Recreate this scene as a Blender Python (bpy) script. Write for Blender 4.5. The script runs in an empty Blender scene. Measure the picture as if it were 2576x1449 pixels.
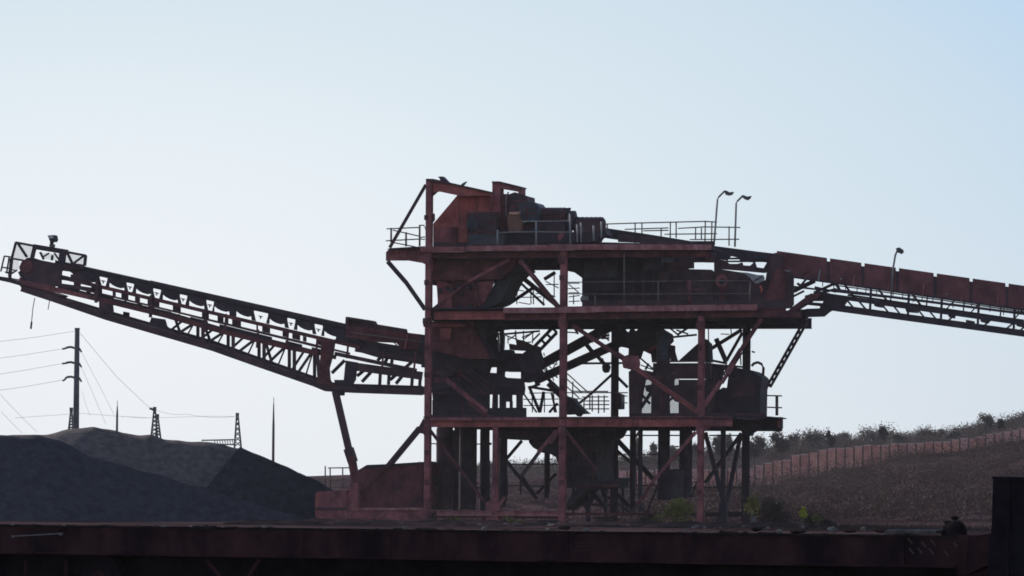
import bpy, math, random
from mathutils import Vector, Matrix, noise
random.seed(7)
R = math.radians
scene = bpy.context.scene
COL = scene.collection

# ------------------------------------------------------------------ survey
# camera: long lens, level, 1.6 m above the ground, slight roll
FPX, CX, CY = 4400.0, 512.0, 492.0
CAM = Vector((0, 0, 1.6))
RHO = R(0.40)
def ray(p):
    ix, iy = p[0]-CX, CY-p[1]
    wx = ix*math.cos(RHO) - iy*math.sin(RHO)
    wy = ix*math.sin(RHO) + iy*math.cos(RHO)
    return Vector((wx/FPX, 1.0, wy/FPX))
def atY(p, Y):
    return CAM + ray(p)*Y
# crops of the survey picture -> survey coordinates
def crop(ox, oy, w, pix=2576):
    s = w/pix
    return lambda x, y: ((ox+x*s)/4, (oy+y*s)/4)
A = crop(0,850,1000); A2 = crop(0,900,500); B = crop(800,1100,1000); C = crop(1500,680,800)
C2 = crop(1650,680,800); E = crop(2200,700,1000); F = crop(3096,900,1000); F2 = crop(2900,980,600)
G = crop(1650,1200,800); G2 = crop(1680,1000,700); H = crop(2200,1200,1000); H2 = crop(2380,1280,800)
I = crop(1200,1600,1000); I2 = crop(1680,1600,700); J = crop(2200,1600,1000); J2 = crop(2380,1640,800,2415)
K = crop(3096,1600,1000); L = crop(0,1250,1200); M = crop(0,1804,1400); N = crop(1400,1904,1400)
O = crop(2800,1804,1296); Q = crop(3600,1980,496,2218)

# plant frame: u along the front, v into the depth
TH = R(14.0)
EU = Vector((math.cos(TH), -math.sin(TH), 0)); EV = Vector((math.sin(TH), math.cos(TH), 0)); EZ = Vector((0,0,1))
ORG = atY((426.2, 500), 220.0); ORG.z = 0
DEP = 12.0
def T(p, v):
    d = ray(p); o = ORG + EV*v
    t = (o-CAM).dot(EV)/d.dot(EV)
    return CAM + d*t
def TU(u, v, z): return ORG + EU*u + EV*v + EZ*z
def U(p, v): return (T(p,v)-ORG).dot(EU)

# ------------------------------------------------------------------ mesh builder
class MB:
    def __init__(s): s.v=[]; s.f=[]; s.smooth=False
    def add(s, vs, fs):
        n=len(s.v); s.v += [Vector(x) for x in vs]; s.f += [tuple(i+n for i in f) for f in fs]
        return s
    def prism(s, pts, ext):
        n=len(pts); pts=[Vector(p) for p in pts]
        vs = pts+[p+ext for p in pts]
        fs=[tuple(range(n))[::-1], tuple(range(n,2*n))]
        for i in range(n):
            j=(i+1)%n; fs.append((i,j,n+j,n+i))
        return s.add(vs,fs)
    def bar(s, a, b, w, d, side=None):
        """rectangular bar a->b, w across (in the plane normal to side), d along side"""
        a=Vector(a); b=Vector(b); t=(b-a).normalized(); sd=Vector(side if side is not None else EV)
        sd=(sd-t*sd.dot(t))
        if sd.length<1e-4: sd=Vector((1,0,0))-t*t.x
        sd.normalize(); n=t.cross(sd).normalized()
        c=[n*w/2+sd*d/2, n*w/2-sd*d/2, -n*w/2-sd*d/2, -n*w/2+sd*d/2]
        vs=[a+x for x in c]+[b+x for x in c]
        return s.add(vs,[(0,1,2,3),(7,6,5,4),(0,4,5,1),(1,5,6,2),(2,6,7,3),(3,7,4,0)])
    def ibeam(s, a, b, h, w, up=None, t=0.03):
        a=Vector(a); b=Vector(b); tt=(b-a).normalized(); up=Vector(up if up is not None else EZ)
        up=(up-tt*up.dot(tt)).normalized()
        side=tt.cross(up).normalized()
        s.bar(a,b,h-2*t,t,side)
        s.bar(a+up*(h/2-t/2),b+up*(h/2-t/2),t,w,side)
        s.bar(a-up*(h/2-t/2),b-up*(h/2-t/2),t,w,side)
        return s
    def box(s, c, sx, sy, sz, ex=None, ey=None):
        ex=Vector(ex if ex is not None else EU); ey=Vector(ey if ey is not None else EV)
        c=Vector(c); vs=[]
        for k in (0,1):
            for (i,j) in ((-1,-1),(1,-1),(1,1),(-1,1)):
                vs.append(c+ex*(i*sx/2)+ey*(j*sy/2)+EZ*(k*sz))
        return s.add(vs,[(3,2,1,0),(4,5,6,7),(0,1,5,4),(1,2,6,5),(2,3,7,6),(3,0,4,7)])
    def tube(s, pts, r, n=8, caps=True):
        pts=[Vector(p) for p in pts]; rs = r if isinstance(r,(list,tuple)) else [r]*len(pts)
        base=len(s.v)
        for i,p in enumerate(pts):
            t=(pts[min(i+1,len(pts)-1)]-pts[max(i-1,0)])
            t=t.normalized() if t.length>1e-9 else EZ
            x=t.orthogonal().normalized() if abs(t.z)>.9 else t.cross(EZ).normalized()
            if abs(t.z)>.9: x=(Vector((1,0,0))-t*t.x).normalized()
            y=t.cross(x)
            for k in range(n):
                an=2*math.pi*k/n
                s.v.append(p+x*(rs[i]*math.cos(an))+y*(rs[i]*math.sin(an)))
        for i in range(len(pts)-1):
            for k in range(n):
                a=base+i*n+k; b=base+i*n+(k+1)%n
                s.f.append((a,b,b+n,a+n))
        if caps:
            s.f.append(tuple(base+k for k in range(n))[::-1]); e=base+(len(pts)-1)*n
            s.f.append(tuple(e+k for k in range(n)))
        return s
    def lump(s, c, rx, ry, rz, n=10, m=7, amp=.15, fr=1.5, seed=0, flat=False):
        base=len(s.v); c=Vector(c)
        for i in range(m+1):
            ph=math.pi*i/m
            for k in range(n):
                an=2*math.pi*k/n
                d=Vector((math.sin(ph)*math.cos(an),math.sin(ph)*math.sin(an),math.cos(ph)))
                q=1+amp*noise.noise(d*fr+Vector((seed*3.1,seed*1.7,seed)))*2
                p=Vector((d.x*rx*q,d.y*ry*q,d.z*rz*q))
                if flat and p.z<0: p.z*=.2
                s.v.append(c+p)
        for i in range(m):
            for k in range(n):
                a=base+i*n+k; b=base+i*n+(k+1)%n
                s.f.append((a,a+n,b+n,b))
        return s
    def build(s, name, mat, parent=None, smooth=False, origin=None, **props):
        off = parent_world(parent) if parent else (Vector(origin) if origin is not None else s.base())
        me=bpy.data.meshes.new(name)
        me.from_pydata([tuple(v-off) for v in s.v],[],s.f); me.update()
        if mat: me.materials.append(mat)
        if smooth:
            for p in me.polygons: p.use_smooth=True
        o=bpy.data.objects.new(name,me); COL.objects.link(o)
        if parent: o.parent=parent
        else: o.location=off
        WORLD[o.name]=off
        for k,v in props.items(): o[k]=v
        return o
    def base(s):
        xs=[v.x for v in s.v]; ys=[v.y for v in s.v]; zs=[v.z for v in s.v]
        return Vector(((min(xs)+max(xs))/2,(min(ys)+max(ys))/2,min(zs)))
WORLD={}
def parent_world(o): return WORLD[o.name]
def thing(name, label, cat, loc, group=None):
    o=bpy.data.objects.new(name,None); COL.objects.link(o); o.location=loc; o.empty_display_size=.3
    WORLD[o.name]=Vector(loc); o['label']=label; o['category']=cat
    if group: o['group']=group
    return o
def tag(o,label=None,cat=None,group=None,kind=None):
    if label: o['label']=label
    if cat: o['category']=cat
    if group: o['group']=group
    if kind: o['kind']=kind
    return o

# shorthand builders in the plant frame (survey points, depth v)
def bar(par,name,mat,p,q,v,w,d=None,v2=None):
    return MB().bar(T(p,v),T(q,v if v2 is None else v2),w,d or w).build(name,mat,par)
def plate(par,name,mat,pts,v0,v1):
    return MB().prism([T(p,v0) for p in pts],EV*(v1-v0)).build(name,mat,par)
def rod(par,name,mat,pts,v,r,n=6):
    return MB().tube([T(p,v) for p in pts],r,n).build(name,mat,par,smooth=True)

# ------------------------------------------------------------------ materials
def mat(name, c1, c2=None, scale=1.0, rough=.8, metal=0, bump=0, c3=None, spec=.3, stretch=(1,1,1), lo=.35, hi=.65, detail=6):
    m=bpy.data.materials.new(name); m.use_nodes=True; nt=m.node_tree; b=nt.nodes['Principled BSDF']
    b.inputs['Roughness'].default_value=rough; b.inputs['Metallic'].default_value=metal
    b.inputs['Specular IOR Level'].default_value=spec
    if c2 is None:
        b.inputs['Base Color'].default_value=(*c1,1); return m
    tc=nt.nodes.new('ShaderNodeTexCoord'); mp=nt.nodes.new('ShaderNodeMapping'); mp.inputs['Scale'].default_value=stretch
    nt.links.new(tc.outputs['Object'],mp.inputs['Vector'])
    n=nt.nodes.new('ShaderNodeTexNoise'); n.inputs['Scale'].default_value=scale; n.inputs['Detail'].default_value=detail; n.inputs['Roughness'].default_value=.65
    nt.links.new(mp.outputs[0],n.inputs['Vector'])
    r=nt.nodes.new('ShaderNodeValToRGB'); r.color_ramp.elements[0].position=lo; r.color_ramp.elements[1].position=hi
    r.color_ramp.elements[0].color=(*c1,1); r.color_ramp.elements[1].color=(*c2,1)
    if c3:
        e=r.color_ramp.elements.new((lo+hi)/2); e.color=(*c3,1)
    nt.links.new(n.outputs['Fac'],r.inputs['Fac']); nt.links.new(r.outputs['Color'],b.inputs['Base Color'])
    if bump:
        bp=nt.nodes.new('ShaderNodeBump'); bp.inputs['Strength'].default_value=bump; bp.inputs['Distance'].default_value=.05
        n2=nt.nodes.new('ShaderNodeTexNoise'); n2.inputs['Scale'].default_value=scale*3; n2.inputs['Detail'].default_value=8
        nt.links.new(mp.outputs[0],n2.inputs['Vector']); nt.links.new(n2.outputs['Fac'],bp.inputs['Height']); nt.links.new(bp.outputs['Normal'],b.inputs['Normal'])
    return m
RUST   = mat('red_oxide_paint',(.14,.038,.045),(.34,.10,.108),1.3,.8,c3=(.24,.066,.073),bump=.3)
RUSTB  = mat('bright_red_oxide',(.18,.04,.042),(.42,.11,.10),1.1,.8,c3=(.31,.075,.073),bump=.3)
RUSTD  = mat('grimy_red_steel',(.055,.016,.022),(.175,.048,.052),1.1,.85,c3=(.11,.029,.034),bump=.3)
RUSTP   = mat('pale_red_edge',(.19,.05,.055),(.46,.21,.21),1.6,.85,c3=(.32,.11,.115),bump=.3)  # lighter red than the beams, for deck edges and flanges
DARK   = mat('shade_dark_steel',(.022,.014,.024),(.052,.032,.048),1.5,.8,bump=.2)  # near-black colour stands in for shade, with grime, on rear and inner steel
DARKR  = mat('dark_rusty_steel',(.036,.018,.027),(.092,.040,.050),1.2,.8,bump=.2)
GREY   = mat('galvanised_steel',(.16,.15,.16),(.28,.26,.26),4,.6)
RAILM  = mat('rail_paint',(.07,.055,.06),(.17,.13,.11),3,.7)
BLUEG  = mat('blue_grey_tank',(.045,.058,.085),(.08,.092,.125),2,.6)
SLATE  = mat('dark_slate_paint',(.030,.028,.042),(.055,.052,.068),2,.6)
BELT   = mat('black_rubber',(.013,.012,.015),(.03,.027,.033),3,.8)
PINK   = mat('sunlit_pink_cover',(.45,.20,.16),(.55,.27,.22),4,.8)  # bright pink puts the sunlight on the cover lip into its colour
SHEETM = mat('pale_plastic',(.24,.21,.22),(.36,.32,.33),3,.6)
ORANGE = mat('orange_marker',(.5,.08,.05),(.6,.12,.08),4,.7)
COAL   = mat('dark_ore',(.017,.018,.026),(.038,.038,.051),2.2,.95,spec=.1,bump=.8,detail=10)
COALB  = mat('brown_ore',(.062,.051,.054),(.125,.102,.102),2.4,.95,spec=.05,bump=.9,detail=10)
SOIL   = mat('red_brown_soil',(.02,.013,.015),(.055,.033,.034),.6,.95,spec=0,bump=.6,detail=10)
HILLM  = mat('dry_hill',(.022,.0145,.0175),(.074,.046,.048),.085,.95,spec=0,lo=.42,hi=.62,bump=.6,detail=12)
POLEM  = mat('weathered_pole',(.07,.06,.065),(.11,.095,.10),2,.85)
WIREM  = mat('grey_wire',(.32,.32,.34))
WALLM  = mat('red_brown_panel',(.44,.165,.13),(.66,.285,.22),.9,.9,c3=(.55,.22,.17),bump=.3)
WALL2  = mat('stained_panel',(.36,.125,.105),(.56,.225,.18),.9,.9,c3=(.47,.175,.14),bump=.3)
WALL3  = mat('pale_panel',(.42,.18,.16),(.64,.31,.28),1.1,.9,c3=(.54,.24,.21),bump=.3)
POSTM  = mat('wall_post',(.08,.035,.033),(.13,.06,.055),1,.9)
CAPM   = mat('wall_cap',(.42,.23,.21),(.58,.35,.32),1.5,.9)
BARK   = mat('bark',(.06,.045,.04),(.11,.08,.07),3,.9)
LEAFT  = mat('grey_green_leaf',(.085,.078,.07),(.19,.165,.15),.6,.8,spec=0)
LEAFT2 = mat('brown_green_leaf',(.045,.036,.036),(.10,.078,.076),.6,.8,spec=0)
LEAFG  = mat('yellow_green_leaf',(.095,.098,.024),(.25,.225,.05),3,.8)
LEAFY  = mat('bright_yellow_leaf',(.32,.33,.03),(.48,.46,.05),3,.8)
LEAFD  = mat('dark_bush_leaf',(.034,.019,.018),(.068,.039,.035),2,.8)
SCRUB  = mat('dry_scrub',(.024,.0145,.016),(.066,.039,.041),.085,.9,spec=0,lo=.42,hi=.62,detail=10)
WAGON  = mat('wagon_red_oxide',(.014,.0085,.011),(.062,.026,.029),1.6,.9,spec=0,bump=.4,stretch=(1,1,.6),detail=10)
WAGND  = mat('wagon_black',(.008,.0065,.0095),(.021,.0165,.022),2,.9,spec=0)
STONEM = mat('pale_stone',(.075,.062,.060),(.19,.16,.15),6,.9)
WOODM  = mat('pale_lath',(.09,.07,.08),(.16,.13,.14),5,.8)
HOODM  = mat('hood_red',(.085,.028,.033),(.20,.062,.068),1.2,.85,c3=(.145,.044,.05),bump=.3)
CRUST  = mat('dark_crust',(.012,.009,.010),(.034,.024,.024),6,.95,spec=0)
BIRDM  = mat('bird_feather',(.03,.03,.035),(.06,.06,.065),8,.8)
GLASSL = mat('lamp_glass',(.45,.45,.48),(.5,.5,.52),2,.2)
def weather(m,dust=(.30,.17,.17),amt=.5):
    nt=m.node_tree; b=nt.nodes['Principled BSDF']; src=b.inputs['Base Color'].links[0].from_socket
    tc=nt.nodes.new('ShaderNodeTexCoord')
    def nz(scale,st,lo,hi):
        mp=nt.nodes.new('ShaderNodeMapping'); mp.inputs['Scale'].default_value=st; nt.links.new(tc.outputs['Object'],mp.inputs[0])
        n=nt.nodes.new('ShaderNodeTexNoise'); n.inputs['Scale'].default_value=scale; n.inputs['Detail'].default_value=7; n.inputs['Roughness'].default_value=.7; nt.links.new(mp.outputs[0],n.inputs[0])
        r=nt.nodes.new('ShaderNodeMapRange'); r.inputs[1].default_value=lo; r.inputs[2].default_value=hi; nt.links.new(n.outputs['Fac'],r.inputs[0]); return r.outputs[0]
    def mx(f,a,col,k):
        q=nt.nodes.new('ShaderNodeMath'); q.operation='MULTIPLY'; nt.links.new(f,q.inputs[0]); q.inputs[1].default_value=k
        n=nt.nodes.new('ShaderNodeMix'); n.data_type='RGBA'; nt.links.new(q.outputs[0],n.inputs[0]); nt.links.new(a,n.inputs[6]); n.inputs[7].default_value=(*col,1); return n.outputs[2]
    c=mx(nz(3.2,(1,1,.18),.50,.68),src,(.035,.016,.02),amt)
    c=mx(nz(.8,(1,1,1),.52,.70),c,(.05,.02,.024),amt*.9)
    c=mx(nz(2.6,(.5,.5,1.6),.60,.74),c,dust,amt*.8)
    nt.links.new(c,b.inputs['Base Color'])
for m_,k_ in ((RUST,.65),(RUSTB,.6),(RUSTD,.6),(RUSTP,.55),(DARKR,.4)): weather(m_,amt=k_)
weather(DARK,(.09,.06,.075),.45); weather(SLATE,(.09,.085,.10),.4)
def leafy(m,k):
    nt=m.node_tree; b=nt.nodes['Principled BSDF']; out=nt.nodes['Material Output']; t=nt.nodes.new('ShaderNodeBsdfTranslucent'); mx=nt.nodes.new('ShaderNodeMixShader')
    mx.inputs[0].default_value=k; nt.links.new(b.inputs['Base Color'].links[0].from_socket,t.inputs[0]); nt.links.new(b.outputs[0],mx.inputs[1]); nt.links.new(t.outputs[0],mx.inputs[2]); nt.links.new(mx.outputs[0],out.inputs[0])
for m_,k_ in ((LEAFT,.4),(LEAFT2,.4),(LEAFG,.4),(LEAFY,.4),(LEAFD,.25),(SCRUB,.3)): leafy(m_,k_)
def mesh_screen(name,alpha,c):
    m=mat(name,c); m.node_tree.nodes['Principled BSDF'].inputs['Alpha'].default_value=alpha; return m
SCREEN = mesh_screen('fine_wire_mesh',.16,(.16,.15,.16))

# ================================================================== TOWER
tower = thing('processing_tower','rusty red steel frame tower with three open decks, columns and cross braces','tower',ORG)
def column(p_top,p_bot,v,w,m=RUST):
    a=T(p_bot,v); b=T(p_top,v); b=Vector((a.x,a.y,b.z)); a.z=min(a.z,0.05) if a.z<1.2 else a.z
    mb=MB(); mb.bar(a,b,w,.035,EV); mb.bar(a+EV*.15,b+EV*.15,.035,.30,EV); mb.bar(a+EV*.32,b+EV*.32,w,.035,EV)
    return mb.build('column',m,tower)
X1,X2,X3,XM = 426.4,561.5,699.6,494.5
column((X1,179),(X1,521),-.15,.30); column((X2,251),(X2,521),-.15,.33); column((X3,316),(X3,524),-.15,.29)
column((XM,425),(XM,520),-.15,.26)
# rear columns from the same plan
u1,u2,u3,um=[U((x,430),0) for x in (X1,X2,X3,XM)]
Z1=T((500,249),0).z; Z2=T((600,307),0).z; Z3=T((560,417),0).z
for u,z,w in ((u1,Z1,.34),(u2,Z1,.34),(u3,Z2,.36)):
    a=TU(u,DEP,0); b=TU(u,DEP,z-.1)
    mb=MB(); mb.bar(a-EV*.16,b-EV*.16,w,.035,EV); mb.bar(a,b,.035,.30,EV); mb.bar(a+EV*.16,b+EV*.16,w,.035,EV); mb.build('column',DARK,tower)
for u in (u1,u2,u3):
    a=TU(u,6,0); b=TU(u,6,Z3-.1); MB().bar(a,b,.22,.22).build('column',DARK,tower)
# concrete-coloured base plates
for u,v in ((u1,0),(u2,0),(u3,0),(um,0),(u1,DEP),(u2,DEP),(u3,DEP)):
    MB().box(TU(u,v,0),.7,.7,.12).build('base_plate',RUST,tower)
# front girders
def girder(p,q,v,h,w,m,name='beam'):
    return MB().ibeam(T(p,v),T(q,v),h,w).build(name,m,tower)
def edge(p,q,v,h,m=RUSTP,name='deck_edge'):
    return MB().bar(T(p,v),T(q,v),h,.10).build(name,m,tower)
edge(C(590,1030),C(1180,1020),-.32,.20,RUST); edge(C(1180,1012),C(2576,1000),-.33,.28); edge(E(0,742),E(1665,745),-.33,.27,RUSTP)
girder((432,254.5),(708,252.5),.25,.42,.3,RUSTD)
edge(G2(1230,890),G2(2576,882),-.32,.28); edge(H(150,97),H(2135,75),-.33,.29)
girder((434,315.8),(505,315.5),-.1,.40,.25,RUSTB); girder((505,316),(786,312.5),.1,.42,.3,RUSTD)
edge(I(1340,195),I(2450,195),-.36,.16,RUST); girder(I(1345,228),J(1560,222),-.12,.50,.26,RUSTB); girder(J(1580,215),J(1880,225),-.12,.46,.26,RUST)
girder((430,513.3),(558,513.6),-.1,.26,.22,RUSTP); girder((430,516.5),(558,517),.1,.14,.2,RUSTD)
girder(J(140,1177),J(1130,1177),.3,.14,.2,RUSTD); girder(J(1130,1177),J(1560,1180),.3,.12,.2,DARKR)
girder(J(1600,1180),J(2000,1180),8,.24,.2,DARK)
# rear and cross girders, decks
def deckplate(u0,u1_,v0,v1,z,t=.06,m=DARK,name='deck_plate'):
    return MB().prism([TU(u0,v0,z),TU(u1_,v0,z),TU(u1_,v1,z),TU(u0,v1,z)],EZ*(-t)).build(name,m,tower)
uR1=U((712,250),0); uR2=U((757,309),0); uR3=U((738,420),0)
uS=U((640,250),0); deckplate(u1-.1,uS,-.25,DEP,Z1-.05); deckplate(uS,uR1,-.25,2.2,Z1-.05); deckplate(uS,uR1+.4,8.2,9.0,Z1-.05); deckplate(uS,uR1+.4,11.0,11.6,Z1-.05); deckplate(u1-.1,uR2,-.25,DEP,Z2-.03); deckplate(u1-.1,uR3,-.25,DEP,Z3)
for z,ur,h in ((Z1,uS,.35),(Z2,uR2+.6,.55),(Z3,uR3,.4)):
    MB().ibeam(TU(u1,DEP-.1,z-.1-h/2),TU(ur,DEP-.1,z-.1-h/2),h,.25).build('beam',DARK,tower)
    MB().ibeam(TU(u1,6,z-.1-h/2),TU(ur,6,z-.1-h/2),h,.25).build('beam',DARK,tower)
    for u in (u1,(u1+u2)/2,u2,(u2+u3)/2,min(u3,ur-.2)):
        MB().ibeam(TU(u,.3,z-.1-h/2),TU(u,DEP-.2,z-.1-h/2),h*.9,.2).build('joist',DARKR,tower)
for (pts,v) in (([C(750,930),C(2576,930),C(2576,1020),C(750,1020)],1.0),([E(0,640),E(470,690),E(860,700),E(1690,715),E(1690,760),E(0,770)],2.0),([E(330,1290),E(2500,1290),E(2500,1375),E(330,1375)],1.2),([G2(180,880),G2(1240,880),G2(1240,930),G2(180,930)],1.3),([H(815,1165),H(2220,1165),H(2220,1225),H(815,1225)],4.0),([I(1345,150),I(2000,150),I(2000,185),I(1345,185)],3.0)):
    plate(tower,'toe_plate',DARKR,pts,v,v+.08)
# right end extensions of decks 2 and 3 (dark end frames)
plate(tower,'end_girder',DARK,[F2(560,1160),F2(1390,1100),F2(1390,1290),F2(1290,1360),F2(560,1360)],5.5,6.2)
plate(tower,'end_girder',RUSTD,[H(2120,60),H(2230,140),H(2230,180),H(2576,180),H(2576,120),H(2210,120)],-.05,.3)
plate(tower,'end_girder',DARK,[H(1880,1215),H(2380,1205),H(2380,1325),H(2150,1330),H(2080,1370),H(2070,1400),H(1990,1400),H(1960,1330),H(1620,1330),H(1600,1300),H(1880,1290)],8.0,8.6)
deckplate(U((738,425),7),U((781,425),7),4,8.5,T((760,417),7).z-.02)
bar(tower,'end_post',RUST,H(2355,1210),H(2355,1320),7.95,.12)
# cantilever platform on the left of the top deck
plate(tower,'platform_bracket',RUST,[C(140,1060),C(190,1010),C(650,1000),C(650,1205),C(420,1165),C(190,1165),C(140,1170)],.4,.62)
plate(tower,'platform_deck',DARK,[C(150,1020),C(190,1006),C(640,980),C(650,1000),C(190,1020)],-.1,3.2)
plate(tower,'platform_edge',RUSTP,[C(575,1000),C(660,985),C(1170,990),C(1170,1060),C(680,1060),C(600,1030)],-.36,-.28)
bar(tower,'stay_rod',DARKR,C(655,190),C(190,1000),.2,.14)
bar(tower,'brace',DARK,C(165,1180),C(400,1449),.5,.20); bar(tower,'brace',DARK,C(395,1440),(425,309.5),.5,.19)
# head mast beam and gusset on column 1
plate(tower,'head_beam',RUSTB,[C(742,125),C(1000,180),C(1500,290),C(1500,330),C(1080,330),C(820,275),C(742,285)],-.05,.2)
plate(tower,'head_flange',DARKR,[C(660,112),C(745,112),C(960,160),C(1500,280),C(1500,298),C(960,180),C(742,150),C(660,135)],-.25,.3)
plate(tower,'gusset',RUSTD,[C(742,260),C(815,270),C(775,310),C(742,335)],0,.1)
plate(tower,'gusset',RUSTD,[C(735,560),C(765,560),C(768,640),C(735,690)],0,.1)
# braces of the front frame
def br(p,q,v=0.05,w=.17,m=RUST,d=.14): return bar(tower,'brace',m,p,q,v,w,d)
br(G2(1330,140),G2(700,470),.0,.15); br(G2(720,460),G2(180,880),.0,.13,RUSTD)
br(G2(1470,150),G2(2060,870),-.05,.24,RUSTD); br(G2(1500,180),G2(1700,430),-.12,.12)
br(H(230,260),H(760,610),-.05,.20,RUSTD); br(H(700,560),H(820,640),-.05,.24,RUST); br(H(870,690),H(1520,1150),-.05,.22,RUSTB); br(H(930,720),H(1500,1120),-.16,.06)
plate(tower,'gusset',RUST,[H(760,580),H(800,565),H(910,575),H(925,650),H(915,720),H(840,720),H(755,700),H(740,640)],-.15,0)
br(H(2180,190),H(1990,480),.0,.20,RUSTD); br(H(1990,470),H(1870,680),.0,.15,RUSTD); br(H(1890,650),H(1825,760),-.05,.26,RUST); br(H(1830,740),H(1740,900),-.05,.10); br(H(1760,840),H(1590,1090),-.05,.20,RUST)
br(H(1590,1120),H(1520,1130),-.1,.3)
br(G(285,1030),G(440,1025),-.02,.24,RUSTD); br(G(420,1010),G(960,1449),-.02,.22,RUST); br(I(1740,20),I(1960,190),-.02,.20,RUSTD)
br(I(1340,310),I(1930,1085),-.02,.14,RUSTD); plate(tower,'gusset',RUST,[I(1910,1060),I(2010,1010),I(2030,1060),I(2060,1090),I(2040,1140),I(1915,1140)],-.2,-.05)
plate(tower,'gusset',RUST,[I(1900,1240),I(1940,1200),I(2030,1200),I(2060,1260),I(2010,1310),I(1900,1310)],-.2,.2)
br(I2(2010,450),I2(1740,770),-.05,.17,RUST); br(I2(1790,720),I2(1490,1120),.3,.16,DARKR); br(I(2110,1000),I(2040,1110),-.05,.13,RUST)
br(J(150,300),J(480,720),-.05,.14,RUSTD); br(J(90,320),J(0,450),-.05,.17)
br(J(1500,330),J(1060,840),-.05,.16,RUST); br(J(1060,850),J(900,1080),-.05,.16,RUSTD); br(J(930,1050),J(830,1160),-.05,.12,DARKR)
plate(tower,'gusset',RUST,[J(1580,260),J(1720,260),J(1650,290),J(1580,330)],-.1,.0)
# rear braces
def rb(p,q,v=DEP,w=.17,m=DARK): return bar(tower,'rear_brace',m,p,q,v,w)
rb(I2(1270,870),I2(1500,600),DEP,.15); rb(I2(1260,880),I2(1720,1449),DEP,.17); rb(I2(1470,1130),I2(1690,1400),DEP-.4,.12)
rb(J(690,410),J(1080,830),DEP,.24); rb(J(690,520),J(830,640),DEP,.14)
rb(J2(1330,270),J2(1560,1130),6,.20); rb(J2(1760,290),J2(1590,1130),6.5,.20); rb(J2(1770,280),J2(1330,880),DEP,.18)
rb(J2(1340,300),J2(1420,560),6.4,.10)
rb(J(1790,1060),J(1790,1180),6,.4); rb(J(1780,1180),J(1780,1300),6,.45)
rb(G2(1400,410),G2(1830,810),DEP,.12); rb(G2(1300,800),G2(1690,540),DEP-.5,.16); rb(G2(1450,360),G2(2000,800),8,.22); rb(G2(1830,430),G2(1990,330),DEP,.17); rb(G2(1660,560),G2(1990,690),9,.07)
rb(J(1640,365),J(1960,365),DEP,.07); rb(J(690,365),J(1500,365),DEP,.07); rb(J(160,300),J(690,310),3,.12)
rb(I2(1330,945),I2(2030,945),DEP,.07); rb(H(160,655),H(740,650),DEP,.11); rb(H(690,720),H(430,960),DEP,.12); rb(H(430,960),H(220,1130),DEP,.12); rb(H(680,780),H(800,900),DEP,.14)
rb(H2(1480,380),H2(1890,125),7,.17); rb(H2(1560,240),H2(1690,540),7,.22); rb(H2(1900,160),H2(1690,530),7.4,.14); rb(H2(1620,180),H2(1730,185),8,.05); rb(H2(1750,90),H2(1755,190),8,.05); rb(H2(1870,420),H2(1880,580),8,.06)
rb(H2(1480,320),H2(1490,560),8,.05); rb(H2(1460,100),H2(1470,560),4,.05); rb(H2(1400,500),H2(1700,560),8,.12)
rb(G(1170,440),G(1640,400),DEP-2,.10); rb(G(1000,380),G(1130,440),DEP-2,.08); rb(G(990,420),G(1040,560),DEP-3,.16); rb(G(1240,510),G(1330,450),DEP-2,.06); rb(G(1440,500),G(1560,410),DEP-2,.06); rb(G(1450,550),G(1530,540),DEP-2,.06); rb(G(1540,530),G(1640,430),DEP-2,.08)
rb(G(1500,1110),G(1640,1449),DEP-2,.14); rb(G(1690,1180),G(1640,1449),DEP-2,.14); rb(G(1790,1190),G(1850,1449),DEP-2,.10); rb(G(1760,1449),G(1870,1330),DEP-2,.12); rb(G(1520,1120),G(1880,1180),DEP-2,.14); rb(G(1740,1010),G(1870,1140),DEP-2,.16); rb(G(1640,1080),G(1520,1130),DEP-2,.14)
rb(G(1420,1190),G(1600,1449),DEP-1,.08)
for X in (X1,X2,X3):
    for y in ((250,313,421) if X!=X3 else (316,421)):
        plate(tower,'splice_plate',RUSTD if int(X+y)%2 else RUST,[(X-3.6,y+5),(X+3.6,y+5),(X+3.9,y+9.5),(X+2.8,y+14),(X-2.8,y+14),(X-3.9,y+9.5)],-.36,-.34)
for X,ys in ((X1,(215,280,345,372,450,480)),(X2,(275,350,385,445,480)),(X3,(345,385,450,490))):
    for y in ys: plate(tower,'splice_plate',RUSTD,[(X-2.3,y),(X+2.3,y),(X+2.3,y+5),(X-2.3,y+5)],-.345,-.33)
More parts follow.
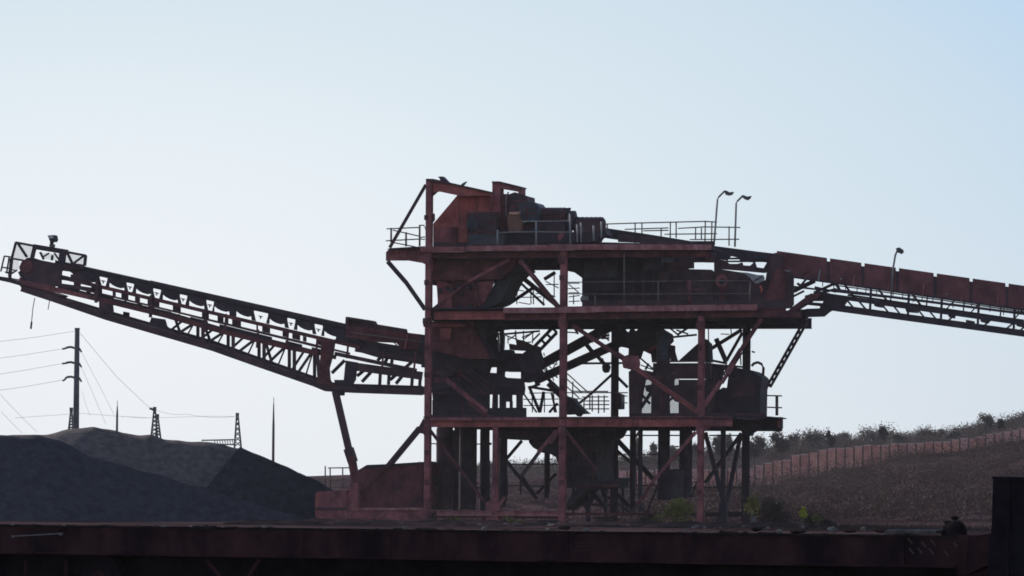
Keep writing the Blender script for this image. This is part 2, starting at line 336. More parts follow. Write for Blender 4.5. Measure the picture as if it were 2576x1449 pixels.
for (p,q,v,w,m_) in ((I(1345,450),I(1960,455),7,.06,DARKR),(I(1345,900),I(1960,905),7.5,.08,DARK),(I(2030,880),I(2570,885),10,.06,DARK),(J(150,1080),J(690,1085),9,.08,DARK),(J(690,560),J(1110,562),11,.05,DARK),(J(690,880),J(1110,880),11,.07,DARK),(J(1460,900),J(1990,902),11,.06,DARK),(J(1240,480),J(1330,480),10,.06,DARK),(J(880,300),J(870,1160),9.5,.07,DARK),(J(750,900),J(760,1180),10,.12,DARK),(J(580,900),J(570,1180),9,.14,DARK),(J(240,640),J(240,1170),8.5,.10,DARK),(I(1580,310),I(1585,1130),9,.09,DARK),(I(1945,330),I(1950,1130),9.5,.08,DARK),(I2(1160,560),I2(1165,1400),9,.06,DARK),(I2(1480,1130),I2(1485,1400),9.8,.08,DARK),(J(1000,1160),J(1110,880),7,.09,DARK),(J(820,1000),J(1000,1170),8,.09,DARK),(J(1230,830),J(1320,1010),9,.08,DARK),(J(1460,1000),J(1560,720),10,.10,DARK),
 (G(1450,700),G(1870,1000),10.5,.07,DARK),(G(1230,470),G(1230,560),10,.05,DARK),(G(1330,390),G(1335,520),10,.05,DARK),(G(1430,395),G(1430,510),10,.05,DARK),(G(1550,410),G(1545,560),10,.05,DARK),(G(1200,455),G(1480,560),10.5,.06,DARK),(G(1500,1200),G(1890,1195),11.5,.05,DARK),(G(1430,1280),G(1890,1275),11.5,.05,DARK),(G(1430,1360),G(1890,1355),11.5,.05,DARK),(G(1540,1190),G(1545,1449),11.5,.05,DARK),(G(1700,1190),G(1700,1449),11.5,.05,DARK),(G(1820,1190),G(1825,1449),11.5,.05,DARK),(H(170,1020),H(330,1018),11.6,.05,DARK),(H(170,1085),H(330,1083),11.6,.05,DARK),(H(690,990),H(800,990),11.6,.05,DARK),(H(690,1060),H(800,1060),11.6,.05,DARK),(H(330,300),H(440,440),10,.07,DARK),(H(470,300),H(610,420),11,.07,DARK),(H(450,430),H(610,350),11,.05,DARK)):
    bar(tower,'pipe_run' if w<.07 else 'bracing',m_,p,q,v,w)
# handrails -----------------------------------------------------------------
def rail(posts, lines, v, m=RAILM, r=.028, name='handrail', pr=None):
    mb=MB()
    for a,b in posts: mb.tube([T(a,v),T(b,v)],pr or r,6)
    for ln in lines: mb.tube([T(q,v) for q in ln],r,6)
    return mb.build(name,m,tower,smooth=True)
rail([(C(208,745),C(208,930)),(C(575,710),C(575,980)),(C(400,800),C(400,985))],[[C(150,758),C(560,740)],[C(140,912),C(560,890)],[C(230,775),C(560,850)],[C(240,935),C(520,990)],[C(570,712),C(630,712),C(655,770)],[C(590,870),C(640,860),C(640,895),C(590,890)]],1.2,RAILM,.035,pr=.05)
xs=[880,1240]
rail([(E(877,490),E(877,740)),(E(947,500),E(947,690)),(E(1240,480),E(1238,700)),(E(1300,480),E(1300,650)),(E(1600,470),E(1597,680)),(E(1668,475),E(1665,680)),(E(590,500),E(590,620))],
     [[E(570,505),E(900,495),E(1590,478),E(1720,485)],[E(1180,610),E(1700,605)]],8.5,RAILM,.035)
rail([(E(1145,550),E(1145,630)),(E(1500,540),E(1500,670)),(E(1560,545),E(1560,670)),(E(1845,530),E(1845,730))],
     [[E(770,560),E(1220,545)],[E(960,575),E(1220,570)],[E(1320,550),E(1590,535),E(1960,540)],[E(1440,665),E(1950,662)],[E(1600,605),E(1720,605)]],11.2,RAILM,.035)
rail([(E(205,400),E(210,710)),(C(2075,655),C(2075,985)),(C(1580,770),C(1575,980)),(E(320,490),E(320,690)),(E(530,480),E(530,650)),(E(280,510),E(280,690)),(E(450,520),E(450,680))],[[C(1600,805),C(2060,795),C(2500,800)],[C(1900,662),C(2500,655)]],-.28,GREY,.03,pr=.045)
rail([(E(765,800),E(765,1330)),(E(1115,1090),E(1115,1370)),(E(465,1240),E(465,1370)),(E(1600,1080),E(1600,1100)),(E(2065,1090),E(2055,1340))],[[E(160,1105),E(760,1100),E(1430,1090),E(2060,1090)],[E(160,1225),E(1110,1225),E(2050,1220)]],-.25,RAILM,.026,pr=.035)
rail([(E(1435,1085),E(1435,1360))],[[E(1430,1180),E(1600,1180)]],-.2,RUSTD,.05,pr=.11)
rail([(G2(1430,590),G2(1425,800)),(G2(1630,640),G2(1635,800)),(G2(1670,560),G2(1670,800)),(G2(1820,680),G2(1820,800)),(G2(1975,370),G2(1975,680)),(G2(2260,660),G2(2260,800))],
     [[G2(1330,575),G2(1440,590),G2(1530,605)],[G2(1370,515),G2(1540,515)],[G2(1270,700),G2(1640,695),G2(1790,690)],[G2(1450,770),G2(1620,800)],[G2(1850,460),G2(2040,560)],[G2(1850,510),G2(2040,505)],[G2(2180,490),G2(2350,490)],[G2(2190,505),G2(2330,620)],[G2(2180,570),G2(2350,560)],[G2(2190,630),G2(2350,630)],[G2(2190,690),G2(2350,670)],[G2(2190,760),G2(2350,750)],[G2(1700,640),G2(1760,640)]],11.6,RAILM,.03)
rail([(H(500,980),H(500,1170)),(H(558,980),H(558,1160)),(H(435,980),H(435,1150)),(H(236,840),H(232,1010)),(H(745,970),H(745,1100)),(H(410,960),H(410,1130)),(H(350,1040),H(350,1150))],
     [[H(170,955),H(800,955)],[H(330,1000),H(600,998)],[H(340,1040),H(610,1040)],[H(340,1078),H(610,1078)],[H(300,1122),H(610,1122)],[H(240,940),H(600,942)]],11.7,RAILM,.035)
# stair with its rails behind column 2
mb=MB()
for a,b in ((H(180,760),H(400,960)),(H(175,815),H(330,955)),(H(170,890),H(300,1010))): mb.tube([T(a,10.5),T(b,10.5)],.035,6)
mb.build('stair_rail',RAILM,tower); bar(tower,'stair_stringer',DARK,H(0,860),H(320,1180),10,.28,.9)
plate(tower,'stair_flight',DARK,[H(150,990),H(230,1010),H(260,1060),H(330,1130),H(380,1170),H(150,1180)],9,10)
rail([(H(2345,985),H(2345,1190)),(H(2330,985),H(2330,1190))],[[H(2240,985),H(2390,988)],[H(2240,1105),H(2390,1110)]],7.9,RAILM,.04)
rail([(I(260,680),I(260,890)),(I(310,700),I(312,905)),(I(440,705),I(440,905))],[[I(290,700),I(530,698)],[I(305,822),I(530,822)]],.6,RAILM,.035)
tower.children[-1]
# lattice ladder on the right, caged stairs through the middle
def ladder(par,name,m,p,q,v,gap,step,r=.05):
    a=T(p,v); b=T(q,v); t=(b-a).normalized(); n=t.cross(EV).normalized()
    mb=MB(); mb.bar(a+n*gap/2,b+n*gap/2,r,r); mb.bar(a-n*gap/2,b-n*gap/2,r,r)
    k=int((b-a).length/step)
    for i in range(k+1):
        c=a+t*(i*step); mb.bar(c+n*gap/2,c-n*gap/2,step*(.28 if name=='ladder' else .5),r)
    return mb.build(name,m,par)
ladder(tower,'lattice_stay',DARK,F2(1335,1400),H(2255,890),6,.17,.34,.12)
plate(tower,'stay_bracket',DARKR,[F2(1290,1270),F2(1390,1240),F2(1385,1380),F2(1340,1420),F2(1280,1340)],5.8,6.3)
ladder(tower,'ladder',DARK,G(1830,390),G(1560,670),8,.34,.42,.15); ladder(tower,'ladder',DARK,H(1975,510),H(1760,850),.5,.22,.3,.07)
# ballast box, base beams and foot of the strut on the left
plate(tower,'base_panel',RUST,[I(170,945),I(490,925),I(490,1112),I(170,1112)],-.1,.1)
plate(tower,'base_panel',RUSTB,[I(158,965),I(190,945),I(190,1215),I(158,1200)],-.14,.6)
plate(tower,'base_beam',RUST,[I(165,1128),I(1272,1128),I(1272,1245),I(190,1232),I(165,1200)],-.12,.25)
plate(tower,'base_flange',RUSTP,[I(490,1112),I(1272,1112),I(1272,1134),I(490,1134)],-.2,.2)
plate(tower,'base_flange',DARKR,[I(165,1107),I(492,1107),I(492,1134),I(165,1134)],-.18,.2)
plate(tower,'strut_foot',RUST,[I(520,860),I(590,850),I(605,980),I(600,1112),I(490,1112),I(500,930)],-.3,.3)
bar(tower,'brace',DARKR,I(1235,290),I(905,690),.4,.27); bar(tower,'brace',RUSTD,I(950,630),I(600,975),.1,.19)
plate(tower,'gusset',DARKR,[I(1270,190),I(1275,350),I(1225,340),I(1215,290)],.1,.3)
plate(tower,'ballast_box',RUSTD,[I(500,1108),I(505,900),I(600,720),I(640,700),I(1262,655),I(1262,1108)],.5,4.2)
plate(tower,'ballast_rim',DARK,[I(610,715),I(690,668),I(900,660),I(1262,637),I(1262,660),I(900,685),I(640,705)],.4,4.3)

# ================================================================== MACHINES ON THE TOWER
hc = thing('head_chute','bright red slant-fronted head chute on the top deck beside the tall corner column','chute',T(C(950,970),1.2))
plate(hc,'side_plate',RUSTB,[C(750,690),C(1060,335),C(1510,300),C(1510,960),C(750,960)],1.2,1.3)
plate(hc,'side_plate',RUSTB,[C(800,690),C(1060,335),C(1510,300),C(1510,960),C(800,960)],3.6,3.7)
plate(hc,'front_plate',RUSTD,[C(760,680),C(1060,325),C(1085,345),C(785,700)],1.3,3.6)
plate(hc,'lower_panel',RUST,[C(752,735),C(985,735),C(985,955),C(752,955)],1.05,1.2)
plate(hc,'stiffener',RUSTD,[C(985,735),C(1055,735),C(1055,955),C(985,955)],1.0,1.2)
plate(hc,'stiffener',RUSTB,[C(1065,690),C(1190,690),C(1190,955),C(1065,955)],1.08,1.2)
plate(hc,'stiffener',RUST,[C(1470,320),C(1510,305),C(1505,500),C(1480,510)],1.05,1.2)
plate(hc,'stiffener',RUST,[C(1060,335),C(1510,300),C(1510,325),C(1070,350)],1.0,1.2)
gb = thing('gearbox','dark boxy gearbox standing on the top deck in front of the red head chute','gearbox',T(C(1400,970),.6))
plate(gb,'casing',DARKR,[C(1190,560),C(1330,535),C(1560,540),C(1560,800),C(1190,800)],.4,1.0)
plate(gb,'plinth',SLATE,[C(1200,805),C(1660,805),C(1660,965),C(1200,965)],.3,1.1)
rod(gb,'flange',SLATE,[C(1260,700),C(1262,700)],.38,.45,12)
mb=MB(); mb.tube([T(C(1250,690),.4),T(C(1250,690),.25)],.30,14); mb.build('shaft_cover',SLATE,gb)
mb=MB(); mb.tube([T(C(1420,650),.4),T(C(1420,650),.3)],.38,14); mb.build('bearing_cap',DARKR,gb)
dr = thing('drive_gantry','tall red gantry frame with square opening above the stepped motor housings','gantry',T(C(1600,960),1.6))
plate(dr,'upright',RUST,[C(1510,155),C(1610,155),C(1610,960),C(1510,960)],1.4,2.2)
plate(dr,'lintel',RUST,[C(1610,160),C(1890,225),C(1890,310),C(1850,310),C(1840,275),C(1610,235)],1.4,2.2)
plate(dr,'cap',DARKR,[C(1505,145),C(1605,145),C(1890,215),C(1890,235),C(1605,168),C(1505,165)],1.3,2.3)
plate(dr,'side_panel',RUSTD,[C(1600,305),C(1730,310),C(1730,960),C(1600,960)],1.5,2.1)
rod(dr,'conduit',GREY,[C(1720,285),C(1695,330),C(1690,600)],1.2,.05)
mt = thing('motor_housing','dark stepped motor housing with sunlit-toned pink cover beside the gantry frame','motor',T(C(1900,960),1.0))
plate(mt,'upper_housing',DARKR,[C(1730,310),C(1800,285),C(1885,315),C(1960,335),C(1965,400),C(1965,530),C(1730,530)],1.0,2.6)
plate(mt,'fan_housing',SLATE,[C(1850,430),C(1970,415),C(2070,420),C(2110,470),C(2110,560),C(2085,655),C(1890,655),C(1850,560)],.8,2.4)
plate(mt,'cover_lip',PINK,[C(1725,540),C(1855,535),C(1850,560),C(1835,575),C(1730,572)],.4,.9)
plate(mt,'guard',mat('brown_guard',(.12,.055,.045),(.20,.09,.07),2,.8),[C(1705,580),C(1840,575),C(1890,660),C(1880,790),C(1720,800)],.5,1.0)
plate(mt,'bed_frame',DARK,[C(1660,800),C(2576,800),C(2576,960),C(1660,960)],1.0,3.0)
plate(mt,'bed_frame',DARKR,[C(1890,670),C(2450,670),C(2450,800),C(1890,800)],1.4,3.0)
dm = thing('drive_motor','long dark red cylindrical drive motor right of the stepped motor housing','motor',T(E(60,640),1.2))
mb=MB(); mb.tube([T(C(2110,600),1.8),T(C(2460,600),1.8)],.44,16); mb.build('stator',RUSTD,dm)
plate(dm,'terminal_box',DARKR,[C(2110,535),C(2400,530),C(2400,560),C(2110,570)],1.3,1.8)
mb=MB(); mb.tube([T(E(195,470),1.8),T(E(260,470),1.8)],.50,14); mb.build('end_bell',DARK,dm)
plate(dm,'lifting_eye',DARK,[C(2430,490),C(2510,485),C(2500,520),C(2530,560),C(2450,570),C(2450,520)],1.6,1.9)
mb=MB(); mb.tube([T(E(130,640),1.0),T(E(140,640),1.3)],.25,10); mb.build('brake_drum',RUST,dm)
mb=MB(); mb.tube([T(E(260,520),1.8),T(E(545,520),1.8)],[.42,.42],16); mb.tube([T(E(545,520),1.8),T(E(565,520),1.8)],[.42,.3],16); mb.build('coupling_guard',DARK,dm)
plate(dm,'guard_frame',DARK,[E(240,560),E(560,555),E(590,620),E(500,640),E(470,690),E(240,700)],1.2,2.4)
plate(dm,'guard_plate',DARKR,[E(265,470),E(540,462),E(565,500),E(570,560),E(265,600)],1.15,1.25)
for x in (2150,2190,2230,2270,2310,2350,2390,2430):
    MB().tube([T(C(x,600),1.8),T(C(x+14,600),1.8)],.465,16).build('cooling_fin',DARK if x%80 else RUSTD,dm)
for x in (285,330,375,420,465,510): MB().tube([T(E(x,520),1.8),T(E(x+12,520),1.8)],.44,14).build('guard_band',DARKR,dm)
for (x0,y0,x1,y1) in ((1740,400,1960,400),(1740,470,1850,470),(1900,500,2080,500),(1900,560,2080,560),(1960,430,1960,650)): bar(mt,'flange_strip',RUSTD,C(x0,y0),C(x1,y1),.74,.06,.04)
for (x,y) in ((1215,575),(1300,562),(1400,560),(1500,565),(1540,640),(1540,760),(1420,785),(1310,785)): plate(gb,'bolt_head',RUSTD,[C(x-9,y-9),C(x+9,y-9),C(x+9,y+9),C(x-9,y+9)],.34,.4)
bar(gb,'split_flange',RUSTD,C(1190,680),C(1560,672),.36,.08,.05); bar(gb,'plinth_edge',RUSTD,C(1200,812),C(1660,812),.26,.06,.04)
for pts in ([C(1560,700),C(1600,760),C(1640,740),C(1690,790)],[C(2110,580),C(2080,700),C(2120,780)],[C(1880,790),C(1950,840),C(2060,830)]): rod(mt,'cable',BELT,pts,.7,.04)
for x in (1080,1180,1290,1400): bar(hc,'rib',RUSTB if x%3 else RUST,C(x,max(350,980-x*.62)),C(x+4,560 if x>1190 else 700),1.15,.08,.06)
# birds on the head beam
def bird(p,v,s,label,flip=1):
    c=T(p,v); o=thing('bird',label,'bird',c,'birds perched on the tower')
    mb=MB(); mb.tube([c+EU*flip*(-.26*s)+EZ*.02*s,c+EU*flip*(-.12*s)+EZ*.09*s,c+EZ*.15*s,c+EU*flip*.12*s+EZ*.22*s,c+EU*flip*.17*s+EZ*.29*s,c+EU*flip*.22*s+EZ*.30*s,c+EU*flip*.30*s+EZ*.28*s],[.02*s,.06*s,.10*s,.08*s,.055*s,.05*s,.006*s],8)
    mb.build('body',BIRDM,o,smooth=True)
    mb=MB(); mb.tube([c+EU*flip*.02*s,c+EU*flip*.03*s+EZ*.08*s],.012*s,5); mb.build('leg',BIRDM,o)
bird(C(1135,215),.0,.75,'small dark bird perched on the sloping red head beam')
bs=thing('steel_bracket','dark slanted steel bracket lying on the head beam near the corner column','bracket',T(C(880,160),.1))
plate(bs,'flap',DARK,[C(810,85),C(870,82),C(940,155),C(955,170),C(880,160),C(840,120)],-.2,.25)
plate(bs,'hinge',DARKR,[C(830,120),C(870,120),C(890,158),C(850,150)],-.1,.1)

# transfer chute under the head, down to the boom
tc_ = thing('transfer_chute','wide dark red transfer chute hanging under the top deck by the left column','chute',T(G2(600,900),2.5))
plate(tc_,'upper_body',RUSTD,[(432,255),(520,255),G2(1330,300),G2(1190,430),G2(1100,430),G2(180,450),(432,285)],1.2,5.5)
plate(tc_,'body_panel',RUSTD,[G2(470,450),G2(830,450),G2(830,900),G2(470,900)],1.6,4.5)
plate(tc_,'patch_plate',RUST,[G2(240,460),G2(370,460),G2(460,520),G2(470,900),G2(250,900),G2(260,740)],1.5,1.6)
plate(tc_,'patch_plate',RUST,[G2(840,470),G2(1090,450),G2(1030,600),G2(960,740),G2(900,800),G2(830,700)],1.4,1.6)
plate(tc_,'rib',RUSTD,[G2(770,470),G2(835,500),G2(850,640),G2(900,800),G2(870,840),G2(790,740)],1.2,1.45)
plate(tc_,'lower_body',RUSTD,[G2(180,900),G2(830,840),G2(1110,900),G2(1110,930),G2(180,930)],1.5,4.5)
plate(tc_,'deflector',SLATE,[G2(1150,330),G2(1340,160),G2(1420,150),G2(1540,290),G2(1450,350),G2(1390,350),G2(1350,430),G2(1190,760),G2(1120,800),G2(960,850),G2(900,820),G2(1040,600),G2(1110,470)],2.0,4.4)
mb=MB()
for (x,y) in ((300,640),(410,600),(480,640),(560,570),(610,680),(710,590),(590,870),(740,860)): mb.box(T(G2(x,y),1.45),.18,.12,.26)
for k in range(0,len(mb.v),8): MB().add(mb.v[k:k+8],[tuple(i for i in f) for f in mb.f[:6]]).build('bolt_plate',DARK,tc_)
lc = thing('loading_chute','dark red loading chute below the second deck feeding the boom tail','chute',T(G(600,760),2.6))
plate(lc,'body',RUSTD,[G(230,275),G(790,285),G(800,380),G(870,520),G(940,640),G(1000,760),G(700,760),G(230,640)],1.8,4.6)
plate(lc,'wear_panel',RUST,[G(350,360),G(500,365),G(485,510),G(360,510)],1.65,1.8)
plate(lc,'wear_panel',RUSTD,[G(520,400),G(720,430),G(715,580),G(530,560)],1.65,1.8)
plate(lc,'collar',RUST,[G(240,300),G(700,310),G(700,345),G(240,345)],1.6,1.8)
plate(lc,'back_skirt',DARK,[G(780,290),G(960,270),G(1110,290),G(1110,360),G(960,370),G(935,480),G(1020,640),G(1060,760),G(960,760),G(830,500)],2.2,4.6)

# screen machine on the second deck
vs=thing('vibrating_screen','large dark vibrating screen housing filling the second deck right of the middle column','screening machine',T(E(700,1330),3))
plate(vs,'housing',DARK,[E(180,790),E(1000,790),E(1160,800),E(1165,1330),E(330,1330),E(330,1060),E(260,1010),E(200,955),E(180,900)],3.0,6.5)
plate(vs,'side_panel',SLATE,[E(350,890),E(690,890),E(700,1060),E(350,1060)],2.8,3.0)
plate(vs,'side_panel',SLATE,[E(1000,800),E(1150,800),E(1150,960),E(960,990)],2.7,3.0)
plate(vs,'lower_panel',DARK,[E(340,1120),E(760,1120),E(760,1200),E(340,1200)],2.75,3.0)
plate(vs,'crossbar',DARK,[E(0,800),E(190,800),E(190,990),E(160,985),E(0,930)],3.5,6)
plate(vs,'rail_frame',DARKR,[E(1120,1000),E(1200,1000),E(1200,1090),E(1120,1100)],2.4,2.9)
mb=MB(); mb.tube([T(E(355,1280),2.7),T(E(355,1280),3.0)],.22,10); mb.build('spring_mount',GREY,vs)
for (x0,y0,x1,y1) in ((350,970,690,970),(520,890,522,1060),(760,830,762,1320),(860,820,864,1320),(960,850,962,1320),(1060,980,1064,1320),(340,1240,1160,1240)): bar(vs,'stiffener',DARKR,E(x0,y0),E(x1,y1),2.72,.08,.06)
# receiving frame right of it
rf=thing('receiving_frame','dark red plated frame carrying the feed conveyor at the right of the second deck','frame',T(E(2000,1340),3.2))
plate(rf,'upper_plate',DARKR,[E(1165,800),E(1460,790),E(1690,745),E(1690,900),E(1470,895),E(1470,960),E(1280,960),E(1280,850),E(1165,850)],3.2,3.6)
plate(rf,'middle_plate',DARKR,[E(1165,900),E(1280,900),E(1280,965),E(1660,975),E(1680,1000),E(1680,1330),E(1165,1330)],3.2,3.6)
plate(rf,'plate',RUSTD,[E(1600,790),E(1665,750),E(1665,900),E(1600,900)],2.9,3.2)
plate(rf,'side_plate',DARKR,[E(1690,960),E(1950,1000),E(2060,1040),E(2110,1120),E(2220,1080),E(2230,1010),E(2330,960),E(2500,1020),E(2500,1340),E(1690,1340)],3.2,3.6)
plate(rf,'side_plate',RUSTD,[E(2330,960),E(2420,990),E(2420,1340),E(2230,1340),E(2200,1290)],2.9,3.2)
plate(rf,'sloped_leg',RUSTD,[F2(1060,1140),F2(1470,830),F2(1640,840),F2(1590,900),F2(1200,1140)],2.9,3.4)
plate(rf,'toe_board',RUSTP,[E(2220,1355),E(2300,1350),E(2420,1390),E(2240,1400)],2.6,2.8)
rod(rf,'orange_marker',ORANGE,[E(2165,1140),E(2182,1180),E(2170,1210)],2.85,.05)
mb=MB(); mb.tube([T(E(1770,1090),2.9),T(E(1770,1090),3.3)],.32,16); mb.build('fan_casing',RUST,rf)
mb=MB(); mb.tube([T(E(1772,1100),2.85),T(E(1772,1100),2.9)],.16,12); mb.build('fan_hub',DARK,rf)
plate(rf,'fan_outlet',RUSTD,[E(1745,1150),E(1815,1140),E(1800,1300),E(1745,1300)],2.9,3.3)
sh=thing('plastic_sheet','pale grey torn plastic sheet stretched under the feed conveyor','sheet',T(E(2100,1060),3.0))
mb=MB(); pts=[E(1950,1000),E(2030,1005),E(2140,1030),E(2200,1030),E(2215,1070),E(2200,1090),E(2130,1120),E(2100,1105),E(2060,1060),E(2010,1020)]
mb.prism([T(p,2.85) for p in pts],EV*.03); mb.build('sheet',SHEETM,sh)
bar(sh,'strap',DARK,E(2100,1090),E(2190,1045),2.8,.05)

# middle storey machines
bt=thing('belt_tail_drive','black tail drum and drive of the boom belt under the loading chute','conveyor tail',T(G(1300,1000),4))
plate(bt,'drive_frame',DARK,[G(930,660),G(1100,670),G(1240,640),G(1250,680),G(1440,690),G(1470,640),G(1570,590),G(1600,690),G(1630,780),G(1600,880),G(1640,950),G(1560,1030),G(1430,1060),G(1400,920),G(1190,920),G(1090,860),G(960,860),G(800,860),G(700,760)],4.2,5.4)
plate(bt,'gear_case',DARKR,[G(1240,560),G(1340,590),G(1330,520),G(1360,510),G(1420,540),G(1500,580),G(1560,600),G(1450,650),G(1250,640)],3.8,5)
mb=MB(); mb.tube([T(G(1520,800),3.6),T(G(1520,800),5.6)],.60,18); mb.build('tail_drum',DARK,bt)
plate(bt,'pipe_guard',DARK,[G(1090,290),G(1170,290),G(1170,700),G(1130,700),G(1120,400),G(1090,380)],5,5.2)
bar(bt,'hanger',GREY,G(1105,440),G(1115,670),3.6,.09); bar(bt,'hanger',GREY,G(1185,440),G(1178,630),3.6,.07)
plate(bt,'tail_plate',DARK,[G(235,700),G(900,760),G(950,865),G(945,960),G(700,1000),G(440,1030),G(240,1060)],4.05,4.15)
plate(bt,'tail_plate',DARK,[G(1085,860),G(1240,900),G(1190,930),G(1185,1010),G(1080,990)],4.1,4.2)
plate(bt,'tail_plate',DARK,[G(1090,640),G(1260,640),G(1280,700),G(1090,860)],4.3,4.4)
plate(bt,'tail_plate',DARK,[G(1395,870),G(1455,900),G(1440,1060),G(1395,1050)],4.1,4.2)
ds=thing('discharge_hopper','black sloping hopper body under the boom tail on the third deck','hopper',T(G(800,1440),3))
plate(ds,'body',DARK,[G(240,1060),G(440,1010),G(560,800),G(830,870),G(940,930),G(1070,940),G(1190,1000),G(1400,1010),G(1420,1130),G(1410,1225),G(950,1215),G(950,1449),G(275,1449)],4.0,4.6)
plate(ds,'body',DARK,[I2(180,0),I2(860,0),I2(860,250),I2(180,250)],4.05,4.6)
for (x0,x1,y0,y1) in ((1030,1085,1220,1449),(1118,1190,1300,1449),(1118,1270,1215,1310),(1250,1275,1300,1449),(1335,1405,1220,1449)): plate(ds,'panel',DARK,[G(x0,y0),G(x1,y0),G(x1,y1),G(x0,y1)],4.1,4.4)
plate(ds,'sill',DARK,[I2(850,120),I2(1500,110),I2(1500,250),I2(850,250)],4.0,5.0)
for (p,q,m_) in ((G(300,690),G(960,1230),RUSTD),(G(420,680),G(1010,1180),DARKR),(G(560,740),G(1100,1170),DARKR),(G(380,690),G(378,880),RUSTD),(G(605,780),G(598,1060),RUSTD),(G(1050,1040),G(1030,1449),RUSTD),(G(650,1230),G(648,1449),RUSTD),(G(280,1200),G(960,1195),DARKR),(G(960,1090),G(1400,1100),DARKR)): bar(ds,'stringer',m_,p,q,3.05,.07,.06)
plate(ds,'skirt',DARKR,[G(250,640),G(700,720),G(820,880),G(560,820),G(540,960),G(420,1000),G(250,940),G(250,880),G(320,840),G(250,780)],3.2,3.4)
def inclined(lbl,p,q,v,w,d,ribs):
    o=thing('inclined_conveyor',lbl,'conveyor',T(p,v),'inclined conveyors inside the tower')
    bar(o,'trough',DARK,p,q,v,w,d)
    a=T(p,v);b=T(q,v);t=(b-a).normalized();n=t.cross(EV)
    mb=MB()
    for s_ in (-1,1): mb.bar(a+n*s_*(w/2+.03)-EV*.3,b+n*s_*(w/2+.03)-EV*.3,.06,.1)
    mb.build('edge_rail',DARKR,o)
    mb=MB(); mb.tube([b-EV*.6,b+EV*.6],w*.6,12); mb.build('pulley',DARK,o)
inclined('upper of two black inclined conveyors rising right behind the middle column',G(1500,930),H(660,260),8.6,.38,.5,0)
inclined('lower of two black inclined conveyors rising right behind the middle column',G(1580,1050),H(730,445),9.6,.32,.5,0)
rb(G(1630,930),G(1660,880),DEP,.05)
mb=MB()
for a,b in ((G(1680,880),G(1720,930)),(G(1730,870),G(1720,930)),(G(1740,830),G(1790,880)),(G(1800,820),G(1870,830)),(G(1810,880),G(1860,800)),(G(1630,710),G(1660,740)),(G(1690,680),G(1700,720)),(G(1790,960),G(1820,1040))): mb.bar(T(a,9),T(b,9),.05,.05)
mb.build('roller_hanger',DARK,tower)
rb(H(360,440),H(440,540),9,.20); rb(H(490,580),H(560,660),9,.18)
cw=thing('tension_weight','small black tension weight hanging beside the rear column','weight',T(H(570,745),9))
plate(cw,'weight',DARK,[H(535,680),H(560,640),H(590,650),H(605,690),H(590,740),H(560,750),H(540,730)],9,9.5); rod(cw,'rope',DARK,[H(560,660),H(540,600)],9.2,.04)
ch=thing('feed_box','black feed box and chute under the second deck left of the grey tank','chute',T(H(850,500),6))
plate(ch,'box',DARK,[H(690,345),H(740,300),H(800,350),H(830,290),H(860,340),H(920,290),H(1130,290),H(1180,320),H(1230,350),H(1240,420),H(1100,560),H(1080,640),H(1050,640),H(1040,560),H(930,510),H(900,600),H(805,640),H(810,500),H(690,470),H(690,400)],6,6.9)
plate(ch,'flange',DARK,[H(690,270),H(740,270),H(740,350),H(690,370)],6,7); rod(ch,'red_pipe',RUST,[H(1190,430),H(1090,480),H(1010,540)],5.7,.09)
tk=thing('grey_tank','blue grey upright cylindrical tank under the second deck','tank',T(H(1170,640),4.5))
c0=T(H(1168,650),5.2); c1=T(H(1168,350),5.2)
mb=MB(); mb.tube([c0,c1],.34*1.0,20); mb.build('shell',BLUEG,tk,smooth=True)
mb=MB(); mb.tube([c1,c1+EZ*.12,c1+EZ*.2],[.34,.25,.05],20); mb.build('dome',BLUEG,tk,smooth=True)
mb=MB(); mb.tube([c0+EZ*.3,c0+EZ*.36],.37,20); mb.build('band',SLATE,tk)
plate(tk,'bracket',DARK,[H(1230,460),H(1280,470),H(1280,530),H(1300,600),H(1310,630),H(1240,640)],5,5.3)
bn=thing('surge_bin','dark red surge bin with sloping shoulder beside the right front column','bin',T(H(1200,1180),5))
plate(bn,'shoulder',DARK,[H(1320,630),H(1520,450),H(1590,400),H(1640,450),H(1650,640)],5.2,6.0)
plate(bn,'wall',DARKR,[H(1060,650),H(1650,650),H(1650,810),H(1270,810),H(1270,820),H(1060,820)],5,5.5)
plate(bn,'wall',DARKR,[H(810,740),H(860,700),H(1060,740),H(1060,820),H(975,820),H(950,940),H(930,1090),H(930,1190),H(815,1190)],5,5.4)
plate(bn,'wall',DARKR,[H(1045,820),H(1270,820),H(1270,900),H(1320,960),H(1220,970),H(1225,1190),H(1040,1190)],5.05,5.4)
plate(bn,'wall',DARKR,[H(1325,820),H(1650,820),H(1650,1190),H(1325,1190)],5.02,7.0)
plate(bn,'wall',DARKR,[H(1215,895),H(1330,870),H(1330,1055),H(1290,1045),H(1215,965)],5.0,5.3)
plate(bn,'wall',DARK,[H(975,880),H(1045,870),H(1045,960),H(990,940)],5.1,6); bar(bn,'strut',DARK,H(930,1120),H(1050,940),5.2,.16); bar(bn,'strut',DARK,H(950,980),H(1030,1070),5.2,.12)
bar(bn,'strut',DARK,H(1220,1040),H(1290,990),5.2,.12)
bar(bn,'rim',RUSTD,H(1050,636),H(1520,630),4.9,.08)
plate(bn,'window_mesh',mesh_screen('dusty_mesh',.35,(.3,.26,.28)),[H(930,810),H(1330,810),H(1330,1180),H(930,1180)],5.6,5.63)
bar(bn,'post',RUSTD,H(1150,950),H(1150,1190),4.9,.10)
wt=thing('water_tank','large dark box tank with sloped right shoulder at the right end of the third deck','tank',T(H(2000,1200),5))
plate(wt,'shell',DARK,[H(1590,850),H(1740,1000)if False else H(1700,960),H(1780,900),H(1820,920),H(1840,760),H(1880,690),H(2015,715),H(2090,735),H(2150,775),H(2180,800),H(2175,880),H(2165,920),H(2160,1210),H(1590,1210)],6.4,8.4)
